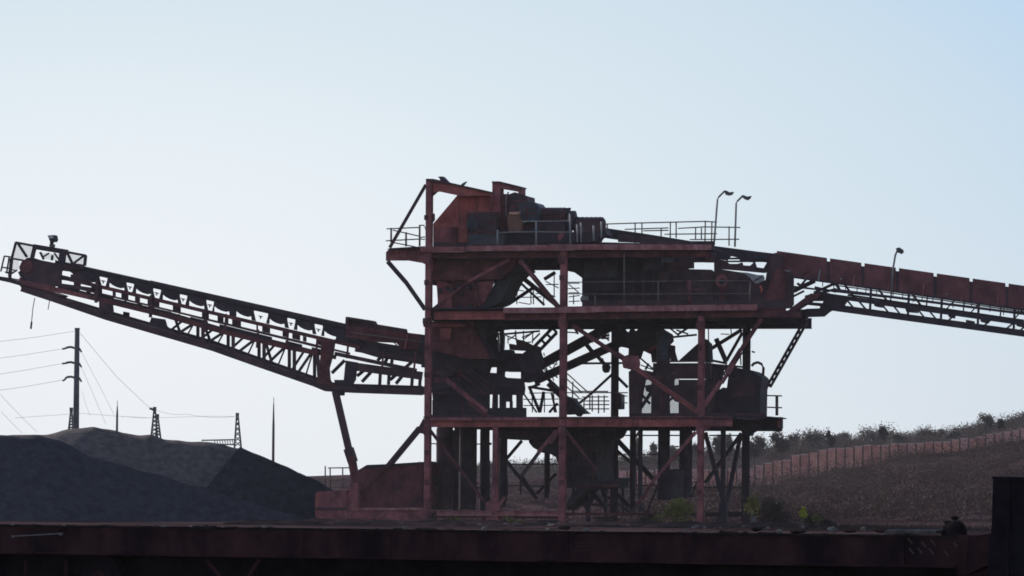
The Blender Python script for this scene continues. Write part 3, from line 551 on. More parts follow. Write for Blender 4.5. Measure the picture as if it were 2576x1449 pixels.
plate(wt,'side_panel',DARKR,[H(1850,800),H(2100,800),H(2105,1000),H(1850,1000)],6.3,6.4)
plate(wt,'upper_frame',DARK,[H(1600,640),H(1900,690),H(1830,700),H(1760,720),H(1740,830),H(1700,960),H(1600,1000)],6.6,7.5)
rod(wt,'hoop_pipe',DARK,[H(2078,680),H(2100,655),H(2140,642),H(2180,660),H(2200,700),H(2195,780)],7,.07,8)
rod(wt,'tap',DARK,[H(2080,530),H(2110,540)],11,.05)
# ground storey machines
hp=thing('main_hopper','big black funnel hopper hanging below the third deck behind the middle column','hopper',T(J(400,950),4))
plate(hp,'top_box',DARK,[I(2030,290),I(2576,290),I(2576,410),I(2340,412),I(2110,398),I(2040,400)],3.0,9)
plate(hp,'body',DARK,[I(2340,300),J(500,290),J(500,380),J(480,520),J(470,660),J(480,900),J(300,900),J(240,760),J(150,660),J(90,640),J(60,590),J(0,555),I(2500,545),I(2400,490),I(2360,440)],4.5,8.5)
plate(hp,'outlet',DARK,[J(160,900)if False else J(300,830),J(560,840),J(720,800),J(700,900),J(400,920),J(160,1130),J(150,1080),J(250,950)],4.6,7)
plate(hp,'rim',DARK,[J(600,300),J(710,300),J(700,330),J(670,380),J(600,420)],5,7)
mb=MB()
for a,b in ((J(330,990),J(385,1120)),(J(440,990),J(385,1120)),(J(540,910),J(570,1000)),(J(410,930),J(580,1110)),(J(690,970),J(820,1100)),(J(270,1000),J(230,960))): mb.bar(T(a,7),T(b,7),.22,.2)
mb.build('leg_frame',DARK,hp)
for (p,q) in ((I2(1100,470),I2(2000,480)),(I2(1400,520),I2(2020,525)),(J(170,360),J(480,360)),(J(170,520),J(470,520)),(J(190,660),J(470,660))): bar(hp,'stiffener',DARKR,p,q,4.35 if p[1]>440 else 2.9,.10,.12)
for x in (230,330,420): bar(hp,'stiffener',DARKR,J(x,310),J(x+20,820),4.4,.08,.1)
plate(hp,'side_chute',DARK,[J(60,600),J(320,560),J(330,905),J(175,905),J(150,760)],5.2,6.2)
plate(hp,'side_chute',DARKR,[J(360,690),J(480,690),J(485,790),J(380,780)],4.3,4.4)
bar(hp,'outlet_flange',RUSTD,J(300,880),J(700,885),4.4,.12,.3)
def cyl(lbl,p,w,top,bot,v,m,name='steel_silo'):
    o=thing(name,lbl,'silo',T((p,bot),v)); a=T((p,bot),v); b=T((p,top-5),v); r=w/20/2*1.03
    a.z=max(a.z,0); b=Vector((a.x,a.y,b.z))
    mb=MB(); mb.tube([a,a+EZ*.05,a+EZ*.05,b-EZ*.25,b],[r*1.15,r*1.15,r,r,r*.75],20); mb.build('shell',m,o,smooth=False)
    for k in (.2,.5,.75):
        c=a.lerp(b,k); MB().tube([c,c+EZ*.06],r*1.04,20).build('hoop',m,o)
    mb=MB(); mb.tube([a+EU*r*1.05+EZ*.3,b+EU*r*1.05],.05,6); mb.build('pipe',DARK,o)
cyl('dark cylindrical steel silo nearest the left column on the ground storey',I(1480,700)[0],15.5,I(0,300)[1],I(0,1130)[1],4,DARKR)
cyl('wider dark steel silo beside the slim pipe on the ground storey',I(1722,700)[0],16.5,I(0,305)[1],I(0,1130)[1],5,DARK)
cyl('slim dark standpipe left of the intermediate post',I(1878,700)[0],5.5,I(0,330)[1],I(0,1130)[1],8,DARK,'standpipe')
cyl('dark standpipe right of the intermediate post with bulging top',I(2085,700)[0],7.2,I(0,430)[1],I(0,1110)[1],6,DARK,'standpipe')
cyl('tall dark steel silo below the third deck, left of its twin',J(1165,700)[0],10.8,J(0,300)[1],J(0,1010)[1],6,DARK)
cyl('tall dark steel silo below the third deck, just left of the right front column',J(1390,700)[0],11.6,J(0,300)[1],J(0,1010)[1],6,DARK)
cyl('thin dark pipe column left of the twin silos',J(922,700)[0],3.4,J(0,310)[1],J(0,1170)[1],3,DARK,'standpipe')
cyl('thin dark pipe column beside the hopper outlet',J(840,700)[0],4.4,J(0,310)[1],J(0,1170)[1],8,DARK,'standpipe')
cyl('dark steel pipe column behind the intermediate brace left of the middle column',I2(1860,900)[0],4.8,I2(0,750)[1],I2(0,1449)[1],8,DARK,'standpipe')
mb=MB(); 
ws=thing('waste_drum','dark oil drum standing between the twin silos','drum',T(J(1240,1010),4)); c=T(J(1240,1030),5); c.z=max(c.z,.05)
mb=MB(); mb.tube([c,c+EZ*.02,c+EZ*1.5,c+EZ*1.55],[.62,.66,.66,.5],16); mb.build('drum_shell',DARK,ws); mb=MB(); mb.tube([c+EZ*.8,c+EZ*.86],.69,16); mb.build('drum_rib',DARK,ws)
rb(I(1340,655),I(1640,680),5,.10); rb(I(1340,650),I(1410,660),3,.2)
cc=thing('control_cabinet','small dark control cabinet beside the rear column on the third deck','cabinet',T(H2(300,1160),9))
plate(cc,'body',DARK,[H2(262,930),H2(325,950),H2(330,1150),H2(262,1150)],9,9.6); plate(cc,'door',DARKR,[H2(272,960),H2(320,970),H2(322,1100),H2(272,1100)],8.95,9)
bar(cc,'conduit',DARK,H2(372,960),H2(372,1150),9.2,.07)
for (p,q,v,w) in ((H2(480,760),H2(700,760),9,.08),(H2(570,480),H2(760,640),7,.08),(H2(590,580),H2(740,640),7.5,.06),(H2(690,560),H2(650,640),7.5,.10),(H2(1010,220),H2(1310,190),7,.10),(H2(1050,130),H2(1200,180),7.5,.08),(H2(960,100),H2(1080,200),7.2,.08),(H2(1200,100),H2(1060,190),7.2,.10),(H2(1430,560),H2(1440,1180),3,.07),(H2(1540,660),H2(1545,900),5,.10),(H(1600,660),H(1990,690),9,.10),(H(520,370),H(610,365),9,.12),(H(530,395),H(610,392),9,.10),(H(170,330),H(290,340),9,.07),(H(250,290),H(290,350),9,.10),(G2(1010,1180),G2(1180,1190),9,.12),(G2(1400,1200),G2(1420,1330),9,.06),(G2(1520,1260),G2(1525,1330),9,.06),(G2(1500,1290),G2(1700,1200),9,.06),(J(600,1000),J(860,1180),7,.12),(J(200,1100),J(330,960),7,.10),(J(1100,800),J(1230,800),7,.10),(J(860,420),J(930,300),8,.08),(I2(1500,1120),I2(1700,1400),7,.12),(I2(1720,1380),I2(2010,1080),9,.14),(I2(1280,1130),I2(1290,1400),9,.06),(I2(250,960),I2(560,975),9,.07),(I2(480,650),I2(550,650),9,.10),(I2(490,820),I2(550,770),9,.06),(I2(960,620),I2(1050,650),9,.12),(I2(1120,680),I2(1160,680),8,.08)): rb(p,q,v,w)
pm=thing('pump_unit','small dark pump with round casing between left column and first silo','pump',T(I(1370,980),3))
mb=MB(); c=T(I(1375,830),3); mb.tube([c-EV*.2,c+EV*.3],.32,12); mb.build('casing',DARK,pm); plate(pm,'stand',DARKR,[I(1340,850),I(1400,850),I(1410,1130),I(1335,1130)],3,3.3)
rb(I2(470,1200),I2(570,1449),8,.12)

# ================================================================== BOOM CONVEYOR
BV0,BV1=3.2,4.5
boom=thing('boom_conveyor','long dark rusty boom conveyor sloping up to the left with lattice truss underneath','conveyor',T(I(560,1110),3.2))
def bb(name,m,p,q,v,w,d=None): return bar(boom,name,m,p,q,v,w,d)
tl,tr=A(890,548),B(1500,505)      # belt top line
def topat(x): return tl[1]+(x-tl[0])*(tr[1]-tl[1])/(tr[0]-tl[0])
def boff(x,dy): return (x,topat(x)+dy)
# belt and skirts
plate(boom,'belt',BELT,[boff(55,1.5),boff(352,.3),boff(352,6.6),boff(55,8)],BV0+.2,BV1-.1)
plate(boom,'skirt_board',DARK,[boff(150,.2),boff(348,-.3),boff(348,4.8),boff(150,5)],BV0,BV0+.1)
# idler stands and rollers
TRAPS=[(79,0,0),(103.2,4.2,2.0),(129.9,4.0,2.0),(156.7,4.2,2.2),(183.1,4.0,2.0),(209.8,4.0,2.2),(232.5,0,0),(260.7,7.3,5.3),(291.0,4.2,2.6),(318.4,4.3,2.6),(345.5,0,0)]
SMILES=[89.5,116.5,143.2,170,196.4,221.5,243.5,276.7,304.5,331.5]
for x,(ca,ta,ba),(cb,tb,bb_) in zip(SMILES,TRAPS[:-1],TRAPS[1:]):
    pts=[(ca+ta,6.4),(cb-tb,6.4),(cb-tb,9.0),(cb-bb_,17.2),(x+8,17.2),(x+7.6,13.4),(x+4,14.9),(x,14.7),(x-4,13.6),(x-7.6,11.4),(x-7.8,17.2),(ca+ba,17.2),(ca+ta,9.0)]
    plate(boom,'idler_stand',DARK,[boff(*q) for q in pts],BV0+.05,BV0+.17)
    mb=MB(); c=T(boff(x+1,7.6),BV0+.2); mb.tube([c,c+EV*1.0],.19,12); mb.build('idler_roller',BELT,boom)
    if tb>0: mb=MB(); mb.bar(T(boff(cb-2,11.4),BV1-.2),T(boff(cb+2,11.4),BV1-.2),.05,.05); mb.bar(T(boff(cb,11.4),BV1-.2),T(boff(cb-.1,14),BV1-.2),.06,.05); mb.build('roller_bracket',DARK,boom)
# stringers, return run, red chord
def line(name,m,x0,x1,d0,d1,v,w,d=.1): return bb(name,m,boff(x0,d0),boff(x1,d1),v,w,d)
line('stringer',RUSTD,70,360,17.6,20.2,BV0-.02,.19); line('stringer',DARK,70,360,18.0,20.6,BV1,.10)
line('walkway_edge',DARKR,70,350,24.4,28.6,BV0+.2,.10,.08); line('walkway_rail',RUSTD,110,330,25.2,29.8,BV0-.3,.05,.05)
def ax(v): return A(v,0)[0]
def bx_(v): return B(v,0)[0]
row1=[(ax(610),ax(760)),(ax(830),ax(940)),(ax(1050),ax(1160)),(ax(1190),ax(1250)),(ax(1320),ax(1390)),(ax(1440),ax(1520)),(ax(1640),ax(1780)),(ax(1860),ax(2080)),(ax(2150),ax(2240)),(bx_(90),bx_(180)),(bx_(240),bx_(270)),(bx_(290),bx_(330)),(bx_(420),bx_(580)),(bx_(595),bx_(640)),(bx_(720),bx_(850)),(bx_(910),bx_(950)),(bx_(1030),bx_(1060)),(bx_(1095),bx_(1210))]
row2=[(ax(680),ax(740)),(ax(820),ax(890)),(ax(930),ax(970)),(ax(1170),ax(1280)),(ax(1300),ax(1410)),(ax(1460),ax(1530)),(ax(1590),ax(1720)),(ax(1760),ax(1840)),(ax(1850),ax(1960)),(ax(2140),ax(2260)),(bx_(80),bx_(200)),(bx_(740),bx_(880)),(bx_(1050),bx_(1150))]
def lerp_off(x,a,b): return a+(b-a)*(x-70)/(320-70)
for row,(o0,o1),hh,m_ in ((row1,(21.4,24.4),2.5,DARKR),(row2,(27.3,33.4),2.6,DARK)):
    prev=58.0
    for (xa,xb) in row+[(322,322)]:
        if xa-prev>.8:
            a_,b_=lerp_off(prev,o0,o1),lerp_off(xa,o0,o1)
            plate(boom,'cover_plate',m_,[boff(prev,a_-hh),boff(xa,b_-hh),boff(xa,b_+hh),boff(prev,a_+hh)],BV0+.25,BV0+.31)
        prev=xb
# red chord of the lower truss
ch1=[A(200,700),A(560,790),A(1000,890),A(1700,1060),B(250,588),B(900,745),B(1210,805)]
for a,b in zip(ch1[:-1],ch1[1:]): bb('top_chord',RUST if a[0]<60 else RUSTD,a,b,BV0-.05,.24 if a[0]>30 else .34,.16)
ch1b=[A(600,770),A(1700,1030),B(250,565),B(900,722),B(1400,850)]
for a,b in zip(ch1b[:-1],ch1b[1:]): bb('top_chord',DARK,a,b,BV1,.2,.16)
# bottom chord
low=[A(225,780),A(560,890),A(1100,1075),A(2200,1395),B(560,900),B(1180,1115),B(1300,1165),B(1560,1180),B(2290,1205)]
for a,b in zip(low[:-1],low[1:]): bb('bottom_chord',DARKR,a,b,BV0,.34,.2)
lowb=[A(420,830),A(1100,1035),A(2200,1350),B(560,858),B(1180,1075),B(1300,1130),B(1560,1150),B(2290,1172)]
for a,b in zip(lowb[:-1],lowb[1:]): bb('bottom_chord',DARK,a,b,BV1,.30,.2)
def chord(poly,x):
    for a,b in zip(poly[:-1],poly[1:]):
        if a[0]<=x<=b[0]: return (x,a[1]+(b[1]-a[1])*(x-a[0])/(b[0]-a[0]))
    return poly[-1] if x>poly[-1][0] else poly[0]
ch_all=ch1[:-1]+[B(1210,805)]
px0=[B(x,0)[0] for x in (-280-300,-280,30,342,660,972,1232)]
for i,x in enumerate(px0):
    if x<178: continue
    bb('web_post',DARKR,chord(ch1,x),chord(low,x),BV0,.16,.12)
    xr=x-5.0; bb('web_post',DARK,chord(ch1b,xr),chord(lowb,xr),BV1,.15,.12)
for i in range(len(px0)-1):
    xa,xb=px0[i],px0[i+1]
    if xb<185: continue
    bb('web_diagonal',DARK,chord(low,xa+1),chord(ch1,xa+.70*(xb-xa)),BV0+.05,.13,.1)
    bb('web_diagonal',DARK,chord(lowb,xa-3),chord(ch1b,xa+.42*(xb-xa)),BV1,.11,.1)
    bb('web_diagonal',DARK,chord(low,xa+.40*(xb-xa)),chord(ch1b,xa+.74*(xb-xa)),BV1-.1,.07,.07)
    if i in (2,4,1):
        bb('web_diagonal',DARK,chord(ch1b,xa+1),chord(low,xa+.32*(xb-xa)),BV1,.13,.1)
    plate(boom,'gusset',DARKR,[chord(low,xb-9),chord(low,xb+3),(xb+2,chord(low,xb)[1]-5.5),(xb-4,chord(low,xb)[1]-5.5)],BV0-.03,BV0+.04)
# solid gusset panels along the boom
plate(boom,'gusset',DARKR,[A(1020,900),A(1160,940),A(1170,1040),A(1060,1050),A(1020,1010)],BV0-.1,BV0)
plate(boom,'gusset',DARK,[A(1560,1080),A(1700,1100),A(1720,1170),A(1800,1240),A(1560,1170),A(1530,1160)],BV0-.1,BV0)
plate(boom,'gusset',DARK,[A(1270,1020),A(1330,1030),A(1330,1110),A(1260,1090)],BV1,BV1+.1)
for xx in (1000,1560,2120): bb('stanchion',DARKR,A(xx,700+(xx-1000)*.27),A(xx-10,930+(xx-1000)*.27),BV0-.1,.14)
for xx,yy in ((260,400),(590,560),(900,560),(1200,640),(1520,660),(1880,780),(2210,790)): bb('stanchion',RUSTD,B(xx+10,yy),B(xx-5,yy+190 if xx<1300 else yy+200),BV0-.5,.09)
plate(boom,'knee_panel',RUSTD,[B(1250,640),B(1390,680),B(1370,820),B(1330,960),B(1340,1080),B(1390,1150),B(1190,1110),B(1220,1020),B(1240,830)],BV0-.15,BV0)
plate(boom,'knee_panel',DARK,[B(1500,880),B(1620,900),B(1600,1080),B(1560,1150),B(1400,1150),B(1380,1080),B(1480,1080)],BV0-.1,BV0+.05)
plate(boom,'tail_skirt',RUSTD,[B(1505,515),B(2310,615),B(2310,770),B(2080,760),B(2020,700),B(1800,690),B(1500,640)],BV0-.1,BV0)
plate(boom,'tail_skirt',DARK,[B(1500,640),B(1600,630),B(1640,700),B(1900,760),B(2080,790),B(2310,850),B(2310,870),B(2080,840),B(1870,780),B(1860,740),B(1580,690),B(1400,690),B(1390,660)],BV0,BV0+.1)
plate(boom,'tail_skirt',DARK,[B(1400,600),B(1500,640),B(2310,770),B(2310,905),B(2220,892),B(1830,822),B(1640,785),B(1620,720),B(1400,700)],BV0+.12,BV0+.2)
plate(boom,'tail_cover',DARKR,[B(1510,440),B(1560,438),B(1760,470),B(1775,500),B(2080,550),B(2090,590),B(1510,515)],BV0+.3,BV1)
plate(boom,'hatch_frame',DARKR,[B(1500,430),B(1525,432),B(1520,525),B(1495,515)],BV0-.1,BV0+.3)
plate(boom,'hatch_frame',DARKR,[B(1525,430),B(1775,470),B(1775,495),B(1525,455)],BV0-.1,BV0+.3)
for a,b,w in ((B(1390,810),B(2230,985),.2),(B(1500,930),B(2290,1040),.42),(B(1600,770),B(2310,890),.2)): bb('tail_stringer',DARKR,a,b,BV0,w,.15)
for a,b in ((B(1360,1010),B(1490,880)),(B(1620,1040),B(1720,960)),(B(1670,1100),B(1790,970)),(B(1960,1080),B(2040,1010)),(B(2020,1120),B(2100,1020)),(B(1830,880),B(1880,830)),(B(1910,900),B(1930,850)),(B(2120,950),B(2180,900))): bb('web_diagonal',DARK,a,b,BV0+.3,.15)
plate(boom,'tail_skirt',DARK,[B(1640,770),B(1840,810),B(2310,900),B(2310,930),B(2180,905),B(1830,850),B(1660,800)],BV0+.1,BV0+.2)
for x0,y0,y1 in ((1860,980,1130),(1950,1000,1130),(2190,1030,1140),(2270,1040,1180),(1980,870,930)): bb('web_post',DARK,B(x0,y0),B(x0-8,y1),BV0,.14)
bb('stanchion',RUST,B(2140,610),B(2115,760),BV0-.2,.12); bb('stanchion',RUSTD,B(1880,590),B(2080,770),BV0-.2,.05)
bb('handrail',RAILM,B(1550,590),B(2300,690),BV0-.35,.05)
# tail section inside the tower
bb('bottom_chord',DARK,B(2290,1195),G(560,1060),BV0,.4,.2); bb('tail_stringer',DARK,B(2290,900),G(800,900),BV0,.5,.2); bb('tail_stringer',DARK,B(2290,700),G(1000,830),BV0+.2,.8,1.0)
# strut
bb('support_strut',DARKR,B(1395,1200),I(515,560),2.6,.31,.31); bb('strut_sleeve',DARKR,I(500,500),I(545,640),2.55,.44,.44); bb('support_strut',RUSTD,I(530,590),I(578,860),2.4,.36,.36)
plate(boom,'strut_bracket',DARK,[B(1360,1180),B(1460,1180),B(1450,1240),B(1370,1240)],BV0-.3,BV0+.4)
# head end
plate(boom,'head_plate',DARKR,[A2(560,672),A2(700,680),A2(860,730),A2(1250,800),A2(1280,920),A2(1230,1080),A2(1110,1180),A2(1000,1230),A2(540,1150),A2(520,1090),A2(430,990),A2(390,870),A2(440,760)],BV0-.15,BV0)
plate(boom,'head_plate',DARK,[A2(660,690),A2(1240,800),A2(1240,1100),A2(640,1080),A2(540,900)],BV1,BV1+.15)
mb=MB(); c=T(A2(560,860),BV0-.1); mb.tube([c-EV*.1,c+EV*1.5],.36,20); mb.build('head_drum',RUSTD,boom,smooth=False)
plate(boom,'head_wing',DARKR,[A2(1100,800),A2(1650,830),A2(1690,900),A2(1500,920),A2(1260,930),A2(1250,1080),A2(1100,1100)],BV0-.1,BV0+.1)
plate(boom,'head_wing',DARKR,[A2(1450,1020),A2(1640,1000),A2(1670,1060),A2(1950,1180),A2(1650,1190),A2(1460,1130)],BV0-.1,BV0+.1)
plate(boom,'head_wing',DARK,[A(600,635),A(830,690),A(830,725),A(600,690)],BV0+.3,BV0+.4)
plate(boom,'head_wing',DARKR,[A(590,545),A(850,580),A(850,625),A(760,640),A(720,610),A(640,600)],BV0+.3,BV0+.4)
bb('head_bar',DARKR,A2(1030,1210),A2(1900,1330),BV0-.1,.2); bb('head_bar',DARKR,A2(1200,1090),A2(1200,1250),BV0-.1,.3)
def hb(p,q,w=.11,v=BV0-.2,m=DARK): return bb('cage_bar',m,p,q,v,w)
hb(A2(330,360),A2(1770,630),.12); hb(A2(700,445),A2(1390,560),.26); hb(A2(330,350),A2(240,700)); hb(A2(240,690),A2(200,1060),.15); hb(A2(1765,625),A2(1745,840),.14)
hb(A2(250,690),A2(480,730),.10); hb(A2(370,380),A2(555,660),.12); hb(A2(720,440),A2(660,690),.18); hb(A2(1300,560),A2(1270,800),.30); hb(A2(1390,580),A2(1490,790),.12); hb(A2(1720,640),A2(1500,800),.10)
hb(A2(830,560),A2(900,710),.10); hb(A2(900,650),A2(1010,580),.08); hb(A2(1080,620),A2(1070,730),.11); hb(A2(1120,580),A2(1220,720),.08); hb(A2(1480,800),A2(1740,840),.12); hb(A2(190,1050),A2(240,1130),.12)
hb(A2(200,910),A2(300,930),.06); hb(A2(240,1000),A2(350,930),.08); hb(A2(430,1030),A2(520,1130),.12); hb(A2(400,960),A2(450,1060),.14)
for pts in ([A2(330,360),A2(700,440),A2(660,690),A2(540,660),A2(480,720),A2(250,690)],[A2(240,700),A2(400,740),A2(380,930),A2(210,1000)],[A2(1390,570),A2(1765,640),A2(1740,830),A2(1340,780)],[A2(780,560),A2(1230,600),A2(1220,740),A2(900,700)]):
    plate(boom,'mesh_panel',SCREEN,pts,BV0+.6,BV0+.62)
mb=MB()
for a,b in ((A2(90,640),A2(260,665)),(A2(90,640),A2(15,960)),(A2(190,655),A2(140,960)),(A2(40,872),A2(200,892))): mb.tube([T(a,BV0),T(b,BV0)],.045,6)
mb.build('handrail',DARK,boom); plate(boom,'foot_plate',DARK,[A2(-60,1050),A2(210,1090),A2(390,1170),A2(400,1245),A2(210,1190),A2(-60,1130)],BV0-.4,BV1+.4)
plate(boom,'foot_bracket',DARK,[A2(80,960),A2(200,960),A2(210,1000),A2(130,1000)],BV0,BV0+.3)
plate(boom,'belly_plate',DARKR,[A(200,750),A(330,745),A(620,850),A(560,890),A(250,815)],BV0,BV1)
for pts in ([A(358,880),A(340,980),A(325,1130)],[A(512,900),A(495,1000)]):
    rod(boom,'hanging_cable',DARK,pts,BV0,.022)
rod(boom,'cable_end',DARK,[A(326,1125),A(318,1200)],BV0,.05)

# ================================================================== FEED CONVEYOR
FV0,FV1=4.2,5.8
feed=thing('feed_conveyor','covered feed conveyor with dark red hood panels descending out of frame to the right','conveyor',T((900,470),5))
hx=[(-10,30),(560,560),(915,915),(1270,1270),(1660,1660),(2030,2030),(2400,2400),(2770,0),(3140,0),(3510,0)]
sep=[20,560,915,1270,1660,2030,2400,2770,3140,3520]
def ftop(x): return 268+(x-30)*(630-265)/(2576-30)*.985
def fbot(x): return 505+(x-30)*(868-505)/(2576-30)
for i in range(len(sep)-1):
    a,b=sep[i]+17,sep[i+1]-17
    if i==0: a=30
    mb=MB(); vm=(FV0+FV1)/2
    pr=[]
    for fr,(dv,dz) in enumerate(((0,1.0),(0,.0),(.02,-.01),(.05,.02),(.06,.16),(.5,.14),(.94,.16),(1,.30),(1,.5),(1,1.0))):
        v=FV0+dv*(FV1-FV0)
        za=T(F(a,ftop(a)+dz*(fbot(a)-ftop(a))),FV0); zb=T(F(b,ftop(b)+dz*(fbot(b)-ftop(b))),FV0)
        pr.append((za+EV*(v-FV0),zb+EV*(v-FV0)))
    n=len(pr); vs_=[q[0] for q in pr]+[q[1] for q in pr]; fs=[(k,k+1,n+k+1,n+k) for k in range(n-1)]
    mb.add(vs_,fs); mb.add([q[0] for q in pr],[tuple(range(n))]); mb.add([q[1] for q in pr],[tuple(range(n))[::-1]])
    o=mb.build('hood_panel',HOODM,feed)
    c=sep[i+1]; mb=MB()
    mb.prism([T(F(c-18,ftop(c)+30),FV0+.03),T(F(c+18,ftop(c)+34),FV0+.03),T(F(c+18,fbot(c)),FV0+.03),T(F(c-18,fbot(c)),FV0+.03)],EV*1.5)
    mb.build('hood_joint',DARKR,feed)
for x in (465,820,1180,1535,1935,2300,2670): bar(feed,'hood_clip',GREY if x in(465,) else RUST,F(x+10,ftop(x)+.55*(fbot(x)-ftop(x))),F(x-8,fbot(x)+10),FV0-.1,.07)
rod(feed,'hood_clip',RUST,[F(360,455),F(300,525)],FV0-.1,.04)
for a,b in ((F(110,472),F(165,476)),(F(680,552),F(700,556)),(F(1770,712),F(1785,716))): bar(feed,'tag_plate',GREY,a,b,FV0-.06,.08,.02)
def fl(x,dy): return F(x,fbot(x)+dy)
def fb(name,m,p,q,v,w,d=None): return bar(feed,name,m,p,q,v,w,d)
fb('top_chord',DARK,fl(150,8),fl(3500,8),FV0,.10,.1); fb('top_chord',DARK,fl(600,30),fl(3500,25),FV1,.06)
fb('walkway_rail',DARK,F(200,640),F(1150,745),FV0-.5,.06); fb('walkway_rail',DARK,F(200,630),F(700,690),FV0+1,.05)
fb('walkway',DARK,F(640,670),F(2576,915),FV0+.2,.12,.6); fb('walkway',DARK,F(2576,915),F(3500,1030),FV0+.2,.12,.6)
fb('middle_chord',DARK,F(480,715),F(2576,1015),FV0,.22,.15); fb('middle_chord',DARK,F(2576,1015),F(3500,1150),FV0,.22,.15)
fb('middle_chord',DARK,F(760,720),F(2576,985),FV1,.10,.1)
fb('bottom_chord',DARK,F(590,855),F(2576,1125),FV0,.26,.16); fb('bottom_chord',DARK,F(2576,1125),F(3500,1250),FV0,.26,.16); fb('bottom_chord',DARK,F(700,840),F(3500,1225),FV1,.14,.14)
def fmid(x): return 715+(x-480)*(1015-715)/(2576-480)
def flow(x): return 855+(x-590)*(1125-855)/(2576-590)
for i,x in enumerate((1000,1210,1390,1580,1730,1960,2110,2340,2480,2660,2840)):
    fb('web_post',DARK,fl(x,12),F(x-12,flow(x) if i%2==0 else fmid(x)),FV0 if i%2==0 else FV1,.11 if i%2==0 else .06,.1)
for i,x in enumerate((505,620,740,860,950,1060,1230,1330,1440,1530,1640,1850,2040,2230,2370,2520)):
    fb('hanger',DARK,fl(x,5),F(x-6,fbot(x)+62+(i%3)*14),FV0+.3,.04,.04)
for x in (740,870): fb('web_diagonal',DARK,F(x,760+ (x-740)*.15),F(x+110,flow(x+110)),FV0,.09,.08)
for x in (1110,1230,1480,1600): fb('web_diagonal',DARK,F(x,fmid(x)+10),F(x+100,flow(x+100)),FV0,.08,.08)
for x in (1760,2130,2360,2500,2700): fb('web_diagonal',DARK,F(x+110,fmid(x+110)+8),F(x,flow(x)),FV0,.08,.08)
for x in (730,1080,1430): fb('web_diagonal',DARK,fl(x,10),F(x+110,fmid(x+110)),FV1,.10,.08)
for x in (2050,1800,2500): fb('web_diagonal',DARK,fl(x+60,10),F(x-50,fmid(x-50)),FV1,.06,.06)
for x,w,h in ((1060,70,45),(1400,100,50),(1810,40,50),(2150,60,50),(2520,60,40),(2900,60,40)):
    plate(feed,'return_roller',DARK,[F(x-w/2,fmid(x)),F(x+w/2,fmid(x)+5),F(x+w/2-6,fmid(x)+h),F(x-w/2+10,fmid(x)+h-6)],FV0-.05,FV0+1.4)
plate(feed,'return_roller',DARK,[F(1975,975),F(2035,985),F(2030,1040),F(1985,1035)],FV0-.05,FV0+1.2)
# tail frame by the tower
for a,b,w in ((F(200,680),F(420,575),.2),(F(220,690),F(330,560),.1),(F(240,600),F(290,640),.12),(F(410,700),F(630,600),.13),(F(420,640),F(640,690),.10),(F(200,735),F(310,680),.10),(F(320,740),F(640,660),.12),(F(640,600),F(680,680),.14)): fb('tail_brace',DARK,a,b,FV0+.4,w)
plate(feed,'tail_frame',DARK,[F(330,740),F(460,690),F(560,700),F(640,720),F(740,780),F(700,840),F(600,870),F(560,890),F(500,940),F(330,945),F(330,862),F(470,858),F(475,835),F(330,820),F(330,802),F(390,795),F(500,805),F(510,780),F(390,780)],FV0,FV0+.6)
plate(feed,'tail_arm',RUSTD,[F(180,850),F(330,740),F(460,700),F(500,720),F(420,760),F(330,800),F(230,890)],FV0-.4,FV0-.1)
# upper run into the tower, to the head drum
upl=[E(545,520),E(1000,600),E(1420,672),E(1690,690),E(1700,735),E(2330,810)]
plate(feed,'belt',BELT,[E(540,535),E(600,550),E(1000,608),E(1420,675),E(1690,730),E(2340,815),E(2340,905),E(2100,880),E(1700,800),E(1200,735),E(900,690),E(540,640)],FV0+.2,FV1-.2)
plate(feed,'stringer',DARKR,[E(700,610),E(1000,625),E(1420,695),E(1690,700),E(1690,745),E(1420,720),E(700,690)],FV0,FV0+.1)
plate(feed,'skirt_board',DARK,[E(1420,680),E(1500,680),E(1680,680),E(1695,690),E(1690,750),E(1420,720)],FV0-.1,FV0)
plate(feed,'idler_stand',DARK,[E(1690,735),E(1850,755),E(2340,812),E(2340,875),E(2250,880),E(2110,870),E(2090,900),E(1960,890),E(1930,830),E(1860,830),E(1820,880),E(1690,860)],FV0-.05,FV0+.2)
plate(feed,'stringer',DARKR,[E(1690,860),E(1800,880),E(1850,915),E(1930,915),E(1980,900),E(1990,930),E(2060,935),E(2110,890),E(2130,950),E(2200,960),E(2260,860),E(2330,860),E(2340,990),E(2200,1010),E(1940,985),E(1690,965)],FV0-.1,FV0)
plate(feed,'end_plate',DARKR,[F2(760,160),F2(880,130),F2(960,170),F2(950,480),F2(1160,540),F2(1160,950),F2(1080,1000),F2(780,1000),F2(800,560),F2(770,400)],FV0-.6,FV0-.2)
plate(feed,'end_plate',DARK,[F2(960,500),F2(1165,540),F2(1165,900),F2(1060,980),F2(960,900)],FV0-.7,FV0-.6)

# ================================================================== LAMPS
def polelamp(lbl,base,pts,head,v,lens=True,grp='pole lamps on the plant'):
    o=thing('pole_lamp',lbl,'lamp',T(base,v),grp)
    mb=MB(); mb.tube([T(base,v)]+[T(p,v) for p in pts],.05,8); mb.build('pole',GREY,o,smooth=True)
    mb=MB(); mb.prism([T(p,v-.15) for p in head],EV*.3); mb.build('lamp_head',POLEM,o)
    return o
polelamp('left of two curved pole lamps rising above the top deck rail',E(1690,720),[E(1705,520),E(1725,250),E(1740,225),E(1800,165)],[E(1790,160),E(1810,158),E(1850,178),E(1885,172),E(1870,200),E(1840,210),E(1810,205)],6.5)
polelamp('right of two curved pole lamps, lower one beside the conveyor',E(1905,740),[E(1912,500),E(1918,290),E(1930,270),E(1985,215)],[E(1970,215),E(1990,205),E(2030,222),E(2068,215),E(2050,245),E(2025,258),E(1995,245)],6.5)
